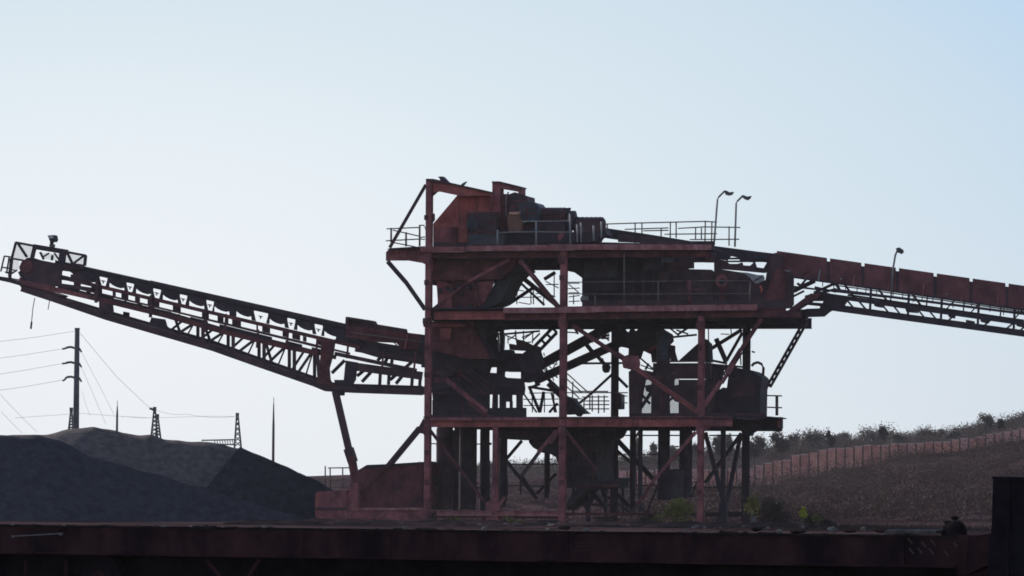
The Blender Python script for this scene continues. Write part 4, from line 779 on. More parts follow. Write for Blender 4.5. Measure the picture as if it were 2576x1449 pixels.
polelamp('single small pole lamp standing on the red conveyor hood',F(1205,680),[F(1225,460),F(1250,310),F(1268,265)],[F(1255,240),F(1290,230),F(1325,255),F(1330,275),F(1310,298),F(1275,285),F(1262,262)],FV0-.15)
fl_=thing('floodlight','dark floodlight on a short stub post above the boom head cage','lamp',T(A2(1070,480),BV0))
plate(fl_,'lamp_head',DARK,[A2(980,215),A2(1115,205),A2(1135,300),A2(1105,345),A2(1030,345)],BV0-.2,BV0+.3)
plate(fl_,'lens',GLASSL,[A2(1000,230),A2(1090,225),A2(1100,270),A2(1010,275)],BV0-.22,BV0-.2)
bar(fl_,'post',DARK,A2(1070,340),A2(1065,490),BV0,.16); plate(fl_,'ballast',POLEM,[A2(1010,405),A2(1115,400),A2(1100,470),A2(1030,470)],BV0-.1,BV0+.1)

# ================================================================== GROUND, HILL
R1=[(-1500,489),(-200,487),(300,486),(480,482),(600,481),(640,490),(720,485),(774,485),(789,483),(795,476),(813,476.5),(828,474),(837,469.5),(856,466),(871,466.5),(886,460.5),(905,454.5),(958,452),(986,446.8),(997,442),(1024,440.5),(1200,420),(2500,380)]
R2=[(-1500,486),(-200,484),(300,480),(480,474),(560,471),(640,464),(720,457),(774,451),(860,447),(905,444),(950,441),(985,434),(1024,424),(1200,405),(2500,370)]
def interp(t,x):
    if x<=t[0][0]: return t[0][1]
    for (a,b),(c,d) in zip(t[:-1],t[1:]):
        if x<=c: return b+(d-b)*(x-a)/(c-a)
    return t[-1][1]
Y1,Y2=470.0,610.0
def zline(t,px,Y): return atY((px,interp(t,px)),Y).z
def terr(px,Y):
    n=1.5*noise.noise(Vector((px*.022,Y*.017,0)))+1.5*noise.noise(Vector((px*.06,Y*.035,7)))
    if Y<225: return 0.0
    z1=zline(R1,px,Y1)-.30*min(1,max(0,(px-640)/60))+.12*min(1,max(0,(px-875)/60)); z2=zline(R2,px,Y2)+.5
    if Y<Y1:
        t=(Y-225)/(Y1-225); t=t**1.15
        return z1*t + n*.5*math.sin(math.pi*t)
    if Y<Y2: return z1+(z2-z1)*(Y-Y1)/(Y2-Y1)
    return z2-(Y-Y2)*.01
mb=MB()
pxs=[-1500+ i*50 for i in range(29)]+[-50+i*8 for i in range(150)]+[1150+i*60 for i in range(24)]
Ys=[5,40,90,150,190,210,225,233,241,249,257,265,275,285,295,305,315,325,335,345,355,365,375,385,395,405,415,425,435,445,455,463,470,480,495,520,550,580,610,640,700,800]
for Y in Ys:
    for px in pxs:
        x=(px-CX)/FPX*Y if Y>=40 else (px-CX)/FPX*Y*6
        if Y<225: x=(px-CX)/FPX*Y*(1+ (225-Y)/225*4)
        mb.v.append(Vector((x,Y,terr(px,Y))))
W_=len(pxs)
for j in range(len(Ys)-1):
    for i in range(W_-1): mb.f.append((j*W_+i,j*W_+i+1,(j+1)*W_+i+1,(j+1)*W_+i))
g=mb.build('ground',HILLM,None,smooth=True,origin=(0,0,0)); tag(g,'red brown earth yard rising to a dry scrubby hillside','ground',kind='structure')

# ================================================================== LEAF CLUMPS
def leaf(mb,c,s,rnd,up=.0):
    d=Vector((rnd.gauss(0,1),rnd.gauss(0,1),rnd.gauss(0,1)+up)).normalized()
    t=d.orthogonal().normalized(); an=rnd.random()*6.28; t=(Matrix.Rotation(an,3,d)@t); b=d.cross(t)
    n=len(mb.v); mb.v += [c-t*s*.5,c+b*s*.28,c+t*s*.5,c-b*s*.28]; mb.f.append((n,n+1,n+2,n+3))
def crown_mb(c,rx,ry,rz,n,s,rnd,clumps=10):
    mb=MB(); cs=[]
    for k in range(clumps):
        a=rnd.random()*6.28; el=rnd.uniform(-.9,1); rr=rnd.uniform(.3,.95)
        cs.append((c+Vector((math.cos(a)*rx*rr*(1-abs(el)*.4),math.sin(a)*ry*rr*(1-abs(el)*.4),rz*el*.72)),rnd.uniform(.3,.5)))
    for k in range(n):
        q,f=rnd.choice(cs); g_=Vector((rnd.gauss(0,.5),rnd.gauss(0,.5),rnd.gauss(0,.45)))
        leaf(mb,q+Vector((g_.x*rx*f*1.2,g_.y*ry*f*1.2,g_.z*rz*f*1.2)),s*rnd.uniform(.6,1.3),rnd)
    return mb,cs
def tree(cp,rxp,rzp,Y,lbl,m,seed,slim=False):
    rnd=random.Random(seed); sc=Y/FPX; c=atY(cp,Y); rx=rxp*sc*1.3; rz=rzp*sc*1.5; c.z-=rz*.22
    px=cp[0]; zb=terr(px,Y)-.2; base=Vector((c.x,Y,min(zb,c.z-rz)))
    o=thing('hillside_tree',lbl,'tree',base,'trees along the hilltop behind the wall')
    mb,cs=crown_mb(c,rx,rx*.9,rz,int(1100+rxp*190),.27 if not slim else .28,rnd,12 if not slim else 9)
    mb.build('crown',m,o)
    mb=MB(); mb.tube([base,base.lerp(c,.6)+Vector((rnd.uniform(-.2,.2),0,0)),c+EZ*rz*.2],[.06+rx*.04,.05+rx*.03,.02],7)
    for q,f in cs[:6]: mb.tube([base.lerp(c,.55),q],[.07,.015],5)
    mb.build('trunk',BARK,o,smooth=True)
TREES=[(K(60,420),8,7,'low grey-green tree just right of the tower end post'),(K(205,410),6,7.5,'narrow grey-green tree beside the low tree near the tower'),(K(400,400),11,8.5,'broad rounded grey-green tree over the left end of the wall'),(K(580,390),3.5,6,'slim feathery treelet left of a round bush over the wall'),(K(705,405),6.5,6,'small round tree between slim treelet and big domed tree'),
(K(1050,400),14,11,'largest domed tree rising above the middle of the wall'),(K(1120,330),4,4,'ragged tuft of a tree at the crest of the domed tree'),(K(1285,415),9,6,'low round tree right of the large domed tree'),(K(1500,385),12,7.5,'wide flat-topped tree over the centre of the wall'),(K(1655,390),7,6,'small tree right of the wide flat-topped tree'),(K(1750,355),4.5,5,'small pointed treelet on the rising crest'),(K(1850,370),6,5,'low bushy tree before the long hedge-like crown'),(K(1990,330),11,6.5,'long hedge-like tree crown on the rising crest'),(K(2100,310),8,6,'dense tree at the foot of the tallest tree'),
(K(2185,245),8,8.5,'tallest open-crowned tree on the hilltop at right'),(K(2330,270),3.5,6.5,'slender upright tree right of the tallest tree'),(K(2430,260),6.5,7,'ragged tree near the right edge of the hilltop'),(K(2545,260),5.5,6,'dark tree at the far right edge of the hilltop'),
(J(1740,440),6,7.5,'tree seen through the tower legs left of the end post'),(J(1850,440),3,6,'slim tree seen between the crossed legs of the tower'),(J(1070,510),3,5,'small tree seen between the twin silos'),(J(990,620),9,4,'low bushy tree seen between pipe column and silo'),(J(1290,560),8,6,'bushy tree seen in the gap between the twin silos'),(J(880,480),4,7,'leafy tree seen beside the thin pipe columns'),(J(1490,530),6,7,'tree seen just left of the right front column'),
(I(1960,690),7,6,'tree seen left of the intermediate post of the tower'),(I(2180,760),8,5,'pale feathery tree seen under the main hopper'),(I(2360,740),9,5,'wide pale tree seen under the hopper left of the middle column'),(I(1590,790),4,6,'tree seen in the slot between the two wide silos'),(I(2540,720),6,5,'low tree seen beside the middle column'),(J(2130,460),7,7,'tree peeping out between end post and low grey-green tree')]
for i,(cp,rx,rz,lb) in enumerate(TREES):
    tree(cp,rx*1.0,rz*1.0,560+ (i*37%50),lb,LEAFT if i%3 else LEAFT2,100+i,slim=rx<5)

# scrub on the slope: uncountable dry growth
rnd=random.Random(5); mb=MB()
def scrub_at(px,Y,h,n,s,spread):
    x=ray((px,470)).x*Y; z=terr(px,Y)
    for k in range(n):
        leaf(mb,Vector((x+rnd.gauss(0,spread),Y+rnd.gauss(0,spread),z+rnd.uniform(0,1.7*h)*rnd.random()**.4)),s*rnd.uniform(.5,1.3),rnd)
for k in range(700):
    scrub_at(rnd.uniform(700,1060),rnd.uniform(186,228),.07,12,.10,.5)
for k in range(5200):
    Y=rnd.uniform(227,468); px=rnd.uniform(600,1060) if k%4 else rnd.uniform(430,640); scrub_at(px,Y,.14,12,.12,.6)
for k in range(420):
    px=rnd.uniform(640,1060); Y=rnd.uniform(250,470); r_=rnd.uniform(.5,1.6); scrub_at(px,Y,.5*r_,int(70*r_),.16,.75*r_)
for k in range(900):
    px=rnd.uniform(640,1060); scrub_at(px,rnd.uniform(450,471),.18,16,.14,.6)
mbd=mb; mb=MB()
for k in range(230):
    px=rnd.uniform(650,1060) if k%3 else rnd.uniform(800,1060); Y=rnd.uniform(240,465); r_=rnd.uniform(.6,2.6); scrub_at(px,Y,.5*r_,int(130*r_),.17,.75*r_)
o=mb.build('dark_bushes',LEAFD,None,origin=(0,0,0)); tag(o,'dark low bushes merging over the scrubby slope below the wall','bushes',kind='stuff')
mb=mbd; o=mb.build('scrub',SCRUB,None,origin=(0,0,0)); tag(o,'dry brown scrub covering the hillside below and above the wall','scrub',kind='stuff')

mb=MB()
for k in range(1700):
    px=rnd.uniform(430,1060); scrub_at(px,rnd.uniform(500,612),.42,20,.22,.9)
for k in range(520):
    px=rnd.uniform(430,1060); r_=rnd.uniform(.6,1.4); scrub_at(px,rnd.uniform(575,606),.78*r_,int(120*r_),.22,.85*r_)
o=mb.build('undergrowth',LEAFT2,None,origin=(0,0,0)); tag(o,'grey brown undergrowth filling the hilltop between the trees','undergrowth',kind='stuff')
# ================================================================== WALL
wall=thing('boundary_wall','tall red brown panel wall with dark posts climbing the hillside','wall',atY((800,485),Y1+10))
WT=[(600,472),(636,470),(720,469.5),(752,468),(771,462),(774,461),(789,459.5),(791.5,456),(806,454),(823.5,449.5),(866,445.5),(907,443.5),(938,442),(962,439),(985,436),(992,434),(1024,428.5),(1060,424)]
YW=Y1+8
px=600.0; i=0
while px<1050:
    pitch=9.1-.0022*(px-770) if px>770 else 9.1
    a,b=px,px+pitch; top=interp(WT,a+pitch/2)+ (0.4*math.sin(i*1.7))+rnd.uniform(-.35,.35); pb=top+45
    pa=[atY((a+.7,top),YW),atY((b-.7,top),YW),atY((b-.7,pb),YW),atY((a+.7,pb),YW)]
    lean=rnd.uniform(-.08,.08); pa[0].y+=lean; pa[1].y+=lean*.5; MB().prism(pa,Vector((0,.15,0))).build('panel',rnd.choice((WALLM,WALLM,WALL2,WALL3)),wall)
    cp=[atY((a+.5,top-.2),YW-.05),atY((b-.5,top-.2),YW-.05),atY((b-.5,top+1.2),YW-.05),atY((a+.5,top+1.2),YW-.05)]
    MB().prism(cp,Vector((0,.25,0))).build('cap',CAPM,wall)
    po=[atY((a-.75,top-1.0),YW-.04),atY((a+.75,top-1.0),YW-.04),atY((a+.75,pb),YW-.04),atY((a-.75,pb),YW-.04)]
    MB().prism(po,Vector((0,.3,0))).build('post',POSTM,wall)
    px+=pitch; i+=1

# ================================================================== HEAPS
def heap(name,lbl,m,crest,Yc,front,toe,seed,amp=.12):
    """crest: survey line of the ridge at distance Yc; front: how far the face runs towards the viewer; back symmetrical"""
    mb=MB(); n=140; x0,x1=crest[0][0],crest[-1][0]; rows=[(-1,0),(-.85,.15),(-.7,.3),(-.55,.45),(-.4,.6),(-.28,.72),(-.16,.84),(-.07,.93),(0,1),(.07,.93),(.16,.82),(.4,.55),(.7,.28),(1,0)]
    for (f,hh) in rows:
        for k in range(n+1):
            px=x0+(x1-x0)*k/n; c=atY((px,interp(crest,px)),Yc); z=max(c.z,0)
            fr=front*(z/8.0)
            y=Yc+f*fr; x=c.x+ f*toe*fr
            q=noise.noise(Vector((x*.35+seed,y*.35,seed)))+.7*noise.noise(Vector((x*.9+seed,y*.25,seed+4)))+.5*noise.noise(Vector((x*1.1+seed,y*1.1,seed)))
            mb.v.append(Vector((x,y,max(-.1,z*hh+(q*amp if hh>0 else -.1)))))
    w=n+1
    for j in range(len(rows)-1):
        for k in range(n): mb.f.append((j*w+k,j*w+k+1,(j+1)*w+k+1,(j+1)*w+k))
    o=mb.build(name,m,None,smooth=True); return tag(o,lbl,'heap',group='ore heaps beside the tower')
heap('ore_heap','brown grey ore heap with a long crest behind the dark heap',COALB,[(-200,447),(-60,440),(0,437),L(170,1052),L(400,1030),L(640,990),L(800,966),L(1000,1000),L(1180,1048),L(1300,1052),L(1400,1085),L(1800,1112),L(2060,1150),(262,462),(290,505)],236,12,.5,3,.17)
heap('ore_heap','near black ore heap with a straight slope falling to the right at far left',COAL,[(-300,428),(-100,428),(0,434.5),L(170,1056),L(300,1068),L(450,1105),L(600,1140),L(760,1230),M(850,85),M(1050,145),M(1500,268),M(1700,340),M(2100,450),(340,523)],222,9,.0,9,.16)
heap('ore_heap','dark ore heap cone tapering down to the tower base at right',COAL,[(238.2,524),(238.8,452),L(2060,1156),L(2200,1212),L(2350,1272),L(2576,1382),I(0,752),I(160,835),I(320,915),I(480,1000),(362,524)],231,6,1.0,15,.13)

# ================================================================== POWER LINES
YP=262.0
pole=thing('utility_pole','thick dark utility pole with three short arms behind the ore heap','pole',Vector((atY((77,430),YP).x,YP,0)))
bx=Vector((atY((75.5,430),YP).x,YP,0)); tp=atY((77.2,329.6),YP)
mb=MB(); mb.tube([bx,tp],[.22,.145],12); mb.build('shaft',POLEM,pole,smooth=True)
mb=MB(); mb.tube([tp,tp+EZ*.1],.16,10); mb.build('cap',POLEM,pole)
def P(p): return atY(p,YP)
for y,xe,dy in ((300,540,12),(430,535,8),(555,520,28)):
    mb=MB(); mb.tube([P(L(650,y+8)),P(L(610,y-4)),P(L(575,y))],.07,7); mb.build('arm',POLEM,pole)
    mb=MB(); mb.tube([P(L(578,y)),P(L(570,y+4)),P(L(550,y+dy)),P(L(535,y+dy))],[.05,.07,.05,.07],7); mb.build('insulator',POLEM,pole)
    mb=MB(); mb.tube([P(L(680,y+5)),P(L(700,y+40))],.06,6); mb.build('bracket',POLEM,pole)
def wire(lbl,pts,Y,r=.02,sag=0.0,name='overhead_wire'):
    mb=MB(); a=[]
    for i in range(len(pts)-1):
        for k in range(6):
            t=k/6; a.append((pts[i][0]+(pts[i+1][0]-pts[i][0])*t,pts[i][1]+(pts[i+1][1]-pts[i][1])*t+sag*4*t*(1-t)))
    r*=.46; a.append(pts[-1]); Ys=Y if isinstance(Y,tuple) else (Y,Y)
    m_=len(a)-1; mb.tube([atY(p,Ys[0]+(Ys[1]-Ys[0])*i/m_) for i,p in enumerate(a)],r,5)
    return tag(mb.build(name,WIREM,None),lbl,'wire','overhead wires at the utility pole')
wire('top overhead wire running left from the pole top',[L(645,160),L(320,210),L(-100,262)],(YP,240),.022)
wire('second overhead wire running left from the upper pole arm',[L(540,312),L(200,365),L(-100,405)],(YP,240),.022)
wire('third overhead wire running left from the middle pole arm',[L(535,438),L(200,498),L(-100,545)],(YP,240),.022)
wire('lowest overhead wire running left from the bottom pole arm',[L(525,582),L(200,640),L(-100,680)],(YP,240),.022)
wire('overhead wire dropping from the pole top to the nearer lattice pylon',[L(690,180),L(1000,550),L(1290,825)],(YP,330),.024)
wire('steep overhead wire dropping right from the upper pole arm',[L(700,340),L(850,620),L(985,890)],(YP,300),.018)
wire('steeper overhead wire dropping right from the middle pole arm',[L(700,470),L(800,700),L(910,960)],(YP,300),.018)
wire('steepest overhead wire dropping right from the bottom pole arm',[L(705,680),L(740,800),L(775,890)],(YP,300),.016)
wire('sloping guy wire at the far left edge falling to the heap',[L(-40,660),L(140,850),L(320,1030)],(230,260),.018)
wire('lower sloping guy wire at the far left edge',[L(10,850),L(100,945),L(190,1035)],(230,260),.018)
wire('long level wire passing behind the pole to the lattice pylon',[L(130,905),L(700,865),L(1000,890),L(1300,905)],330,.022)
wire('faint level wire from the nearer lattice pylon to the farther one',[L(1350,840),L(1600,872),L(2030,892)],340,.022,2)
wire('second level wire between pylon and farther pylon',[L(1040,890),L(1200,905),L(1420,902),L(1800,890),L(2020,893)],338,.02)
def pylon(lbl,top,bot,wt,wb,Y):
    a=atY((top[0],top[1]),Y); b=atY((bot[0],bot[1]),Y); s=Y/FPX
    o=thing('lattice_pylon',lbl,'pylon',Vector((b.x,Y,b.z-3)),'lattice pylons behind the heaps'); hw=lambda t:(wt+(wb-wt)*t)*s/2
    mb=MB(); c=lambda t,i:a.lerp(b,t)+Vector(((1 if i in(1,2) else -1)*hw(t),(1 if i in(2,3) else -1)*hw(t),0))
    for i in range(4): mb.bar(c(0,i),c(1.25,i),.10,.10,Vector((0,1,0)))
    mb.build('leg_frame',POLEM,o); mb=MB(); k=6
    for j in range(k):
        for i in range(4):
            mb.bar(c(j/k,i),c((j+1)/k,(i+1)%4),.06,.06,Vector((0,1,0))); mb.bar(c((j+1)/k,i),c(j/k,(i+1)%4),.06,.06,Vector((0,1,0)))
    mb.build('lattice',POLEM,o); mb=MB(); mb.bar(a,a+EZ*.3,.25,.25,Vector((0,1,0))); mb.build('peak',POLEM,o)
    return o
p1=pylon('lattice pylon with a tilted top arm behind the heap crest',L(1328,845),L(1325,1060),1.6,6,330); mb=MB(); mb.bar(atY(L(1285,822),330),atY(L(1335,842),330),.16,.16); mb.build('top_arm',POLEM,p1)
pylon('short lattice pylon half hidden by its taller neighbour',L(1352,905),L(1358,1060),1.5,4.5,345)
pylon('lattice pylon standing alone at the right end of the heap crest',L(2038,895),L(2042,1150),1.8,6.5,340)
pylon('narrow lattice pylon close against the left side of the utility pole',L(612,850),L(610,1000),1.2,4.5,335)
mb=MB(); mb.bar(atY(L(1730,1098),340),atY(L(2010,1092),340),.10,.1); mb.bar(atY(L(1830,1130),340),atY(L(2020,1135),340),.10,.1)
for k in range(8): mb.bar(atY(L(1840+k*22,1095),340),atY(L(1850+k*22,1133),340),.05,.05)
tag(mb.build('lattice_gantry',POLEM,None),'low lattice gantry beam left of the lone lattice pylon','gantry')
def mast(lbl,x,y0,y1,Y,r):
    a=atY(L(x,y1),Y); b=atY(L(x+5,y0),Y); o=thing('mast',lbl,'mast',a-EZ*2,'slim masts behind the heaps'); mb=MB(); mb.tube([a-EZ*2,a.lerp(b,.6),b],[r,r*.8,r*.35],8); mb.build('shaft',POLEM,o,smooth=True); mb=MB(); mb.tube([b,b+EZ*.35],.02,5); mb.build('tip',POLEM,o)
mast('slim mast left of the lattice pylons',1003,800,990,300,.09); mast('taller lone mast on the right slope of the heap',2345,780,1280,262,.09)

# ================================================================== SHRUBS, WEEDS, RUBBLE
def shrub(lbl,cp,rxp,rzp,v,m,seed,n,s,clumps=14,name='shrub'):
    rnd=random.Random(seed); c=T(cp,v); sc=c.y/FPX; rx=rxp*sc; rz=rzp*sc; o=thing(name,lbl,'bush',Vector((c.x,c.y,0)),'bushes at the foot of the tower')
    mb,cs=crown_mb(c,rx,rx*.8,rz,n,s,rnd,clumps); mb.build('foliage',m,o)
    mb=MB(); 
    for q,f in cs[:8]: mb.tube([Vector((c.x+rnd.uniform(-.15,.15),c.y,-.05)),Vector((c.x,c.y,0)).lerp(q,.6)+Vector((rnd.uniform(-.1,.1),0,0)),q],[.03,.02,.006],5)
    mb.build('stem',BARK,o)
shrub('leafy yellow-green shrub between the twin silos and the right front column',J(1300,1150),16,14,-1.5,LEAFG,1,900,.17)
shrub('green shrub at the foot of the rear corner column',O(420,450),8,12,7,LEAFG,2,380,.17)
shrub('dark brown rounded shrub right of the tower foot',O(590,520),17,16,4,LEAFD,3,1500,.18)
shrub('bright yellow-green sprig rising out of the dark shrubs',O(815,490),4,7,1,LEAFY,4,150,.17,6)
shrub('small green sprig right of the bright yellow-green one',O(930,540),5,4,1,LEAFG,5,120,.15,5)
shrub('dark brown low shrub under the small green sprig',O(900,570),14,8,2,LEAFD,6,900,.17)
shrub('dark low bush trailing away at the right',O(1040,590),9,5,2,LEAFD,7,500,.17)
shrub('weedy green clump under the bottom beam left of the intermediate post',N(780,345),7,5,-1,LEAFG,8,130,.16,6)
shrub('weedy green clump beside the foot of the intermediate post',N(1200,335),8,5,-1,LEAFG,9,160,.16,6)
shrub('low weed clump left of the middle column foot',N(1470,365),5,4,-1,LEAFG,10,90,.15,5)
shrub('tall thin straggly weed near the pump at the left column',I(1370,1210),4,6,-1,LEAFD,11,110,.15,6)
shrub('straggly brown weed left of the rear-leg foot',J(1000,1230),9,5,-1,LEAFD,12,260,.15,8)
shrub('straggly brown weed clump between hopper legs and shrub',J(560,1240),10,5,-1,LEAFD,13,260,.15,8)
shrub('dusty green-brown weed clump left of the yellow-green shrub',J(1090,1240),7,6,-1,LEAFG,14,140,.15,8)
# loose rubble and sticks at the foot
rnd=random.Random(12); mb=MB()
for k in range(420):
    u=rnd.uniform(-5.5,19); v=rnd.uniform(-14,3); c=TU(u,v,0); r=rnd.uniform(.05,.2)
    mb.lump(c,r*rnd.uniform(.8,1.6),r,r*.8,6,4,.3,1.5,k)
tag(mb.build('rubble',STONEM,None,origin=(0,0,0)),'scattered pale stones and broken lumps on the ground before the tower','rubble',kind='stuff')
mb=MB()
for k in range(260):
    u=rnd.uniform(-5,19); v=rnd.uniform(-16,0); c=TU(u,v,0); h=rnd.uniform(.05,.22)
    mb.lump(c,rnd.uniform(.4,1.2),.6,h,12,7,.3,1.5,k+900)
tag(mb.build('dirt_heaps',SOIL,None,smooth=True,origin=(0,0,0)),'low uneven dirt spill along the foot of the tower','dirt',kind='stuff')
sign=thing('marker_stone','pale leaning marker stone at the foot of the dark shrub','stone',T(O(430,600),3)); plate(sign,'slab',STONEM,[O(415,590),O(405,545),O(425,500),O(455,498),O(440,560),O(435,595)],3,3.15)
plate(sign,'dark_cap',DARK,[O(425,503),O(458,500),O(455,515),O(430,518)],2.95,3.2)
mb=MB(); mb.tube([T(O(440,575),3),T(O(480,590),3),T(O(540,605),3)],.05,5); mb.build('branch',STONEM,sign)

# ================================================================== WAGONS IN THE FOREGROUND
WA=atY((-60,531),48.0); WB=atY((960,531),42.6); WA.z=WB.z=1.2
WU=(WB-WA); WU.z=0; WU.normalize(); WN=Vector((-WU.y,WU.x,0))
def Wp(p,d=0.0):
    r_=ray(p); o=WA+WN*d; t=(o-CAM).dot(WN)/r_.dot(WN); return CAM+r_*t
wag=thing('flat_wagon','long dark red flat rail wagon crossing the whole foreground','wagon',Vector((WA.x,WA.y,0)).lerp(Vector((WB.x,WB.y,0)),.5))
LEFT=WA-WU*3; RIGHT=Wp((958,531)); 
def wb(name,m,a,b,z0,z1,d0,d1):
    a=Vector((a.x,a.y,0));b=Vector((b.x,b.y,0))
    return MB().prism([a+WN*d0+EZ*z0,b+WN*d0+EZ*z0,b+WN*d0+EZ*z1,a+WN*d0+EZ*z1],WN*(d1-d0)).build(name,m,wag)
RIGHT2=RIGHT+WU*1.6
wb('side_sill',WAGON,LEFT,RIGHT,.92,1.185,0,.02); wb('sill_flange',CRUST,LEFT,RIGHT,1.185,1.205,-.02,.04); wb('sill_flange',WAGON,LEFT,RIGHT,.895,.92,-.06,.1)
wb('deck',CRUST,LEFT,RIGHT2,1.13,1.17,.1,2.5); wb('side_sill',CRUST,LEFT,RIGHT2,.92,1.185,2.5,2.55)
wb('end_sill',WAGON,RIGHT,RIGHT+WU*.62,.70,1.215,-.02,.06); wb('end_sill',WAGND,RIGHT+WU*.02,RIGHT+WU*.6,.3,.70,0,.1)
wb('underframe',WAGND,LEFT,RIGHT,.3,.89,.5,2.0)
for x0,x1,y0,y1 in ((1520,1620,800,920),(1910,1830,800,920)): MB().bar(Wp(M(x0,y0),.05),Wp(M(x1,y1),.05),.035,.03,WN).build('brake_rigging',WAGON,wag)
for x in (190,485): MB().bar(Wp(M(x,800),.1),Wp(M(x,930),.1),.03,.03,WN).build('step_iron',WAGON,wag)
c=Wp(M(760,930),.3); mb=MB(); mb.tube([c-WN*.05,c+WN*.08],.125*2,24); wheel=mb.build('wheel',WAGND,wag); mb=MB(); mb.tube([c-WN*.09,c-WN*.05],.08,16); mb.build('hub',WAGON,wheel)
c2=c-WU*1.8; mb=MB(); mb.tube([c2-WN*.05,c2+WN*.08],.25,24); mb.build('wheel',WAGND,wag)
# bolted cross pattern of old rivet straps on the right part
mb=MB()
for (x,y) in ((180,820),(420,880),(590,850),(1000,900),(200,1000),(360,1000),(560,1010),(830,1050)):
    a=Wp(Q(x-40,y-50),-.012); b=Wp(Q(x+40,y+50),-.012); mb.bar(a,b,.01,.012,WN)
mb.build('strap_mark',mat('worn_metal',(.075,.045,.05),(.11,.07,.07),8,.7),wag)
for x in (40,): MB().bar(Wp(Q(x,720),-.02),Wp(Q(x,1250),-.02),.05,.02,WN).build('rib',WAGON,wag)
for x in (250,900,1550,2200):
    MB().bar(Wp(N(x-600,402),-.006),Wp(N(x-600,612),-.006),.02,.012,WN).build('weld_seam',WAGON,wag)
WORN=bpy.data.materials['worn_metal']
mb=MB()
for (x0,y0,x1,y1) in ((1640,490,1790,488),(1630,548,1800,545),(1795,488,1797,545),(1660,518,1760,516)): mb.bar(Wp(N(x0,y0),-.004),Wp(N(x1,y1),-.004),.006,.006,WN)
mb.build('faded_frame_mark',mat('faded_mark',(.055,.032,.034),(.075,.045,.046),9,.8,spec=0),wag)
# ribbed mat strip on the deck edge
mb=MB()
for k in range(20):
    p=Wp(Q(-220+k*46,664),.25); mb.bar(p-EZ*.01,p+WU*.028+EZ*.022,.012,.18,WN)
o=mb.build('ribbed_edging',STONEM,None); tag(o,'pale ribbed edging strip lying on the right end of the wagon deck','strip')
# hopper wagon end at right
hw=thing('hopper_wagon','tall black wagon end wall at the right edge of the picture','wagon',Vector((Wp((1010,560),-.4).x,Wp((1010,560),-.4).y,0)))
a=Wp(Q(1640,0),-.35); b=a+WU*4
def hwp(pts,d0,d1,nm,m): MB().prism([Wp(p,d0) for p in pts],WN*(d1-d0)).build(nm,m,hw)
hwp([(993,477.5),(1130,482),(1130,585),(985,585),(988,560),(991.5,528)],-.35,1.9,'body',WAGND)
hwp([(992.3,476.3),(1130,480.5),(1130,483),(992.5,479)],-.42,1.95,'top_rim',WAGND)
hwp([(1006,482),(1009,482),(1008,585),(1004,585)],-.41,-.35,'stanchion',WAGND)
hwp([(968,537),(992,533),(992,563),(965,575)],-.30,-.1,'buffer_beam',WAGON)
# bundle beside it
bd=thing('black_bundle','black rounded bundle with a stub on top, on the wagon deck by the end wall','bundle',Wp(Q(980,680),.3))
c=Wp(Q(990,690),.45); s=c.y/FPX*496/2218/4*1.0
mb=MB(); mb.lump(c+EZ*.0,225*s,.16,235*s,18,12,.06,1.2,4); mb.build('wrapping',CRUST,bd,smooth=True)
mb=MB(); c=Wp(Q(800,640),.4); mb.lump(c,80*s,.08,100*s,12,8,.08,1.4,6); mb.build('wrapping',CRUST,bd,smooth=True)
mb=MB(); mb.prism([Wp(Q(x,y),.4) for x,y in ((760,465),(880,465),(960,500),(900,600),(820,540))],WN*.08); mb.build('flap',CRUST,bd)
mb=MB(); c=Wp(Q(980,410),.42); mb.lump(c,72*s,.035,46*s,12,8,.1,1.3,8); mb.build('stub',CRUST,bd,smooth=True)
mb=MB(); mb.tube([Wp(Q(1000,460),.42),Wp(Q(1120,410),.42)],.004,6); mb.build('tie',GREY,bd)
# lath on the sill, stones and lumps on the deck edge
o=thing('pale_lath','pale thin lath with lumpy ends lying along the wagon edge at far left','lath',Wp(M(270,615),-.07))
mb=MB(); mb.bar(Wp(M(95,627),-.075),Wp(M(460,606),-.075),.012,.02,WN); mb.build('strip',WOODM,o)
mb=MB(); mb.lump(Wp(M(95,630),-.075),.018,.012,.014,8,6,.2,2,1); mb.build('end_lump',STONEM,o); mb=MB(); mb.lump(Wp(M(445,612),-.075),.022,.012,.014,8,6,.2,2,2); mb.build('end_lump',STONEM,o)
rnd=random.Random(77)
spots=[(M(95,575),2),(M(470,585),2),(M(760,580),2),(M(1205,560),2.3),(M(1405,568),2.6),(M(1640,555),1.6),(M(1945,560),2.6),(M(2390,566),1.6),(O(1055,622),4.5),(O(1300,618),3.2),(O(820,600),2),(O(630,636),3),(O(540,608),2),(N(400,378),2.2),(N(990,385),3),(N(1740,392),2.5),(N(1460,392),2.5),(N(2470,392),2.2)]
for i,(p,r) in enumerate(spots):
    c=Wp((p[0],p[1]+.5),.12 if i%2 else .3); c.z=max(c.z,1.2); s=r*c.y/FPX
    mb=MB(); mb.lump(c,s,s*.8,s*.75,9,6,.25,1.6,i); tag(mb.build('stone',STONEM,None),'small pale stone lying loose on the wagon deck edge','stone','loose stones on the wagon deck')
darks=[(O(1190,628),6,1.8),(O(1450,625),8,2),(M(1330,570),5,1.6),(M(1560,572),8,1.6),(M(1750,575),9,1.8),(M(300,572),10,1.8),(N(1580,372),6,2),(O(780,632),8,2),(O(450,610),5,2.5)]
for i,(p,r,h) in enumerate(darks):
    c=Wp((p[0],p[1]+1),.35); c.z=max(c.z,1.17); s=c.y/FPX
    mb=MB(); mb.lump(c,r*s,.1,h*s,12,6,.25,1.6,i+50); tag(mb.build('ore_spill',CRUST,None),'low dark spill of ore lying on the wagon deck','spill','ore spills on the wagon deck')
mb=MB()
